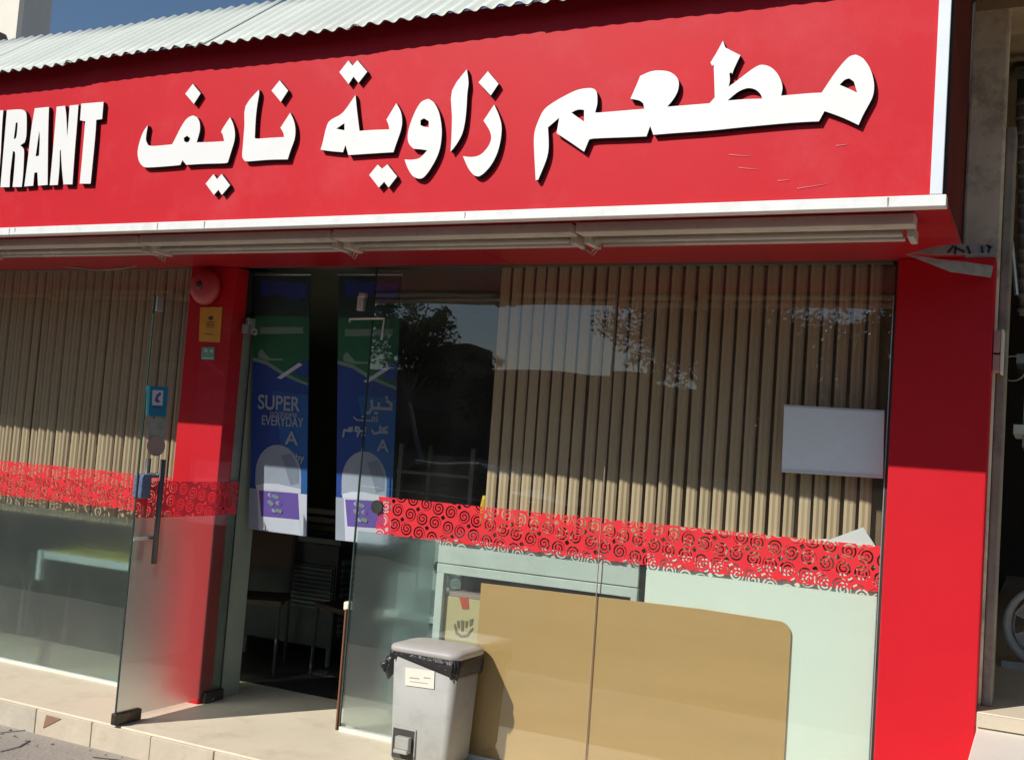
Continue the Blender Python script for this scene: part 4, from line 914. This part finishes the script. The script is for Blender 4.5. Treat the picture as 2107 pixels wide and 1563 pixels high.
for r_ in (.05, .10, .15): 
    if r_ < R_: gm.lathe([(r_-.002, -.075), (r_+.002, -.075), (r_+.002, -.071), (r_-.002, -.071), (r_-.002, -.075)], (pc.x, 1.35, pc.z), (.15, 1, 0), 28)
part('guard', gm, FANG, fn)
part('foot', box(pc.x-R_-.0, pc.x+R_, 1.25, 1.29, NZ, NZ+.03), FANG, fn)
m = MB(); m.slab([[Vector((pc.x-R_-.01, 1.26, NZ)), Vector((pc.x-R_+.12, 1.26, NZ)), Vector((pc.x-R_+.08, 1.26, pc.z-R_*.85))]], (0, .03, 0)); part('bracket', m, FANG, fn)

# ------------------------------------------------------------------ tower block beyond the roof
tw = empty('tower_block', (-30, 20, 0), 'cream building corner rising beyond the roof at the top left', 'building')
Pc = onY(39, 0, 20); Pr = onY(98, 30, 24)
x1 = onY(36, 40, 20).x
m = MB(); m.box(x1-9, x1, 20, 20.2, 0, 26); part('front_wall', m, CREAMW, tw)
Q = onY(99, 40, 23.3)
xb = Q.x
m = MB(); m.slab([[Vector((x1, 20, 0)), Vector((xb, 23.3, 0)), Vector((xb-8, 30, 0)), Vector((x1-9, 20.2, 0))]], (0, 0, 26)); part('side_wall', m, TWSHADE, tw)
m = MB(); a = onY(3, 76, 19.9); m.box(a.x-.25, a.x+.1, 19.6, 19.98, a.z-.12, a.z+.1); part('wall_bracket', m, DARKM, tw)

# ------------------------------------------------------------------ the other side of the street (seen in the glass)
fb = empty('low_building', (-17, -31, 0), 'long low brown building across the street, reflected in the window', 'building')
part('wall', box(-40, 14, -36, -30, GZ, 4.15), BROWNW, fb)
part('parapet', box(-40, 14, -30.0, -29.8, 3.9, 4.3), mat('parapet_tan', (.28, .22, .16), .8), fb)
part('upper_storey', box(-10.6, 16, -37, -30.6, GZ+4.2, 6.4), BROWNW, fb)
part('water_tank', box(-14.2, -13.0, -33, -32, 4.15, 4.9), BROWNW, fb)
part('stair_head', box(-21.5, -19.6, -33, -31, 4.15, 5.3), BROWNW, fb)
for k in range(9): part('window', box(-38+k*5.6, -36.2+k*5.6, -30.06, -29.99, 1.3, 2.8), CARG, fb)
ab = empty('apartment_block', (-40, -36, 0), 'tall dark apartment block far to the left across the street', 'building')
part('wall', box(-85, -36, -48, -38, GZ, 24), BROWNW, ab)
for i in range(7):
    for k in range(10): part('window', box(-84+k*4.7, -82.2+k*4.7, -38.04, -37.98, 1.6+i*3.1, 3.0+i*3.1), CARG, ab)
def tree(name, x, y, h, cr, seed, label, leaf, bark, lean=(0, 0), squash=.8, nl=7000, tr=.13):
    r = random.Random(seed); root = empty(name, (x, y, GZ), label, 'tree', 'trees across the street')
    m = MB(); b0 = Vector((x, y, GZ)); top = Vector((x+lean[0], y+lean[1], h*.42))
    m.tube([b0, b0.lerp(top, .5)+Vector((r.uniform(-.1, .1), r.uniform(-.1, .1), 0)), top], [tr, tr*.8, tr*.65], 10)
    ends = []
    for k in range(9):
        a = 2*PI*k/9+r.uniform(-.3, .3); L = cr*r.uniform(.55, 1.0); e = top+Vector((math.cos(a)*L, math.sin(a)*L, r.uniform(.25, 1.0)*(h-top.z)*.9))
        mid = top.lerp(e, .5)+Vector((0, 0, .25)); m.tube([top, mid, e], [tr*.5, tr*.3, tr*.1], 6)
        ends += [e, mid]
        for q in range(2):
            e2 = mid+Vector((r.uniform(-.6, .6), r.uniform(-.6, .6), r.uniform(.2, .8)))*cr*.5; m.tube([mid, e2], [tr*.2, tr*.06], 5); ends.append(e2)
    part('trunk', m, bark, root, smooth=True)
    c = MB(); cl = []
    for e in ends:
        for q in range(3): cl.append((e+Vector((r.gauss(0, .25), r.gauss(0, .25), r.gauss(0, .2)))*cr*.5, cr*r.uniform(.13, .30)))
    for i in range(nl):
        o_, rd = cl[r.randrange(len(cl))]
        d = Vector((r.gauss(0, 1), r.gauss(0, 1), r.gauss(0, squash))).normalized()*rd*(r.random()**.4)
        p = o_+d; a1 = Vector((r.gauss(0, 1), r.gauss(0, 1), r.gauss(0, 1))).normalized(); a2 = a1.orthogonal().normalized(); s = r.uniform(.035, .075)
        c.face([p-a1*s*1.4, p-a2*s*.6, p+a1*s*1.4, p+a2*s*.6])
    part('crown', c, leaf, root, fixn=False)
tree('street_tree', -14.2, -20.2, 6.2, 1.35, 11, 'slim tree with a pale trunk across the street, reflected left in the window', LEAFG, PALEB, tr=.09, lean=(-1.15, 0))
tree('street_tree', -6.9, -20.5, 7.0, 2.6, 12, 'broad bushy tree across the street, reflected in the middle of the window', LEAFG, BARK, nl=17000)
tree('street_tree', -10.9, -28.6, 4.9, 1.0, 21, 'small round tree in front of the low building, left of the bushy trees', LEAFM, BARK, nl=4000)
tree('street_tree', -17.4, -28.4, 4.9, .9, 22, 'small tree peeping over the low roof, right of the pale trunked tree', LEAFM, BARK, nl=3500)
tree('street_tree', -2.6, -19.6, 6.0, 2.2, 13, 'bushy tree across the street nearest the right end of the shop', LEAFG, BARK, nl=14000)
# parked car across, only its reflection is in view
cr = empty('parked_car', (-8.4, -11.2, GZ), 'black saloon car parked across the road, reflected in the glass', 'car')
prof = [(-2.2,.35),(-2.25,.62),(-2.1,.88),(-1.3,.97),(-.75,1.38),(.35,1.42),(1.0,1.02),(1.95,.86),(2.22,.62),(2.2,.32)]
def carsec(y, s, dz): return [Vector((-8.4+px_*s, y, GZ+pz-(dz if pz > 1 else 0))) for px_, pz in prof]
rings = [carsec(-12.05, .97, .04), carsec(-11.95, 1, 0), carsec(-10.45, 1, 0), carsec(-10.35, .97, .04)]
part('body', loft(rings), CARP, cr, smooth=False, bevel=.03)
for yy, s in ((-10.343, 1), (-12.057, -1)):
    m = MB(); m.slab([[Vector((-8.4+a, yy, GZ+b)) for a, b in ((-1.12,1.0),(-.68,1.31),(.30,1.34),(.78,1.02))]], (0, -.004*s, 0)); part('side_window', m, CARG, cr)
for xx in (-9.85, -7.05):
    for yy in (-10.42, -11.98):
        m = MB(); m.lathe([(0, -.1), (.20, -.1), (.32, -.08), (.32, .08), (.20, .1), (0, .1)], (xx, yy, GZ-.10+.32), (0, 1, 0), 24); part('wheel', m, TYRE, cr, smooth=False)
m = MB(); m.tube([(-6.9, -10.3, GZ+.85), (-10.1, -10.3, GZ+.88)], .015, 6); part('chrome_strip', m, ALUM, cr)
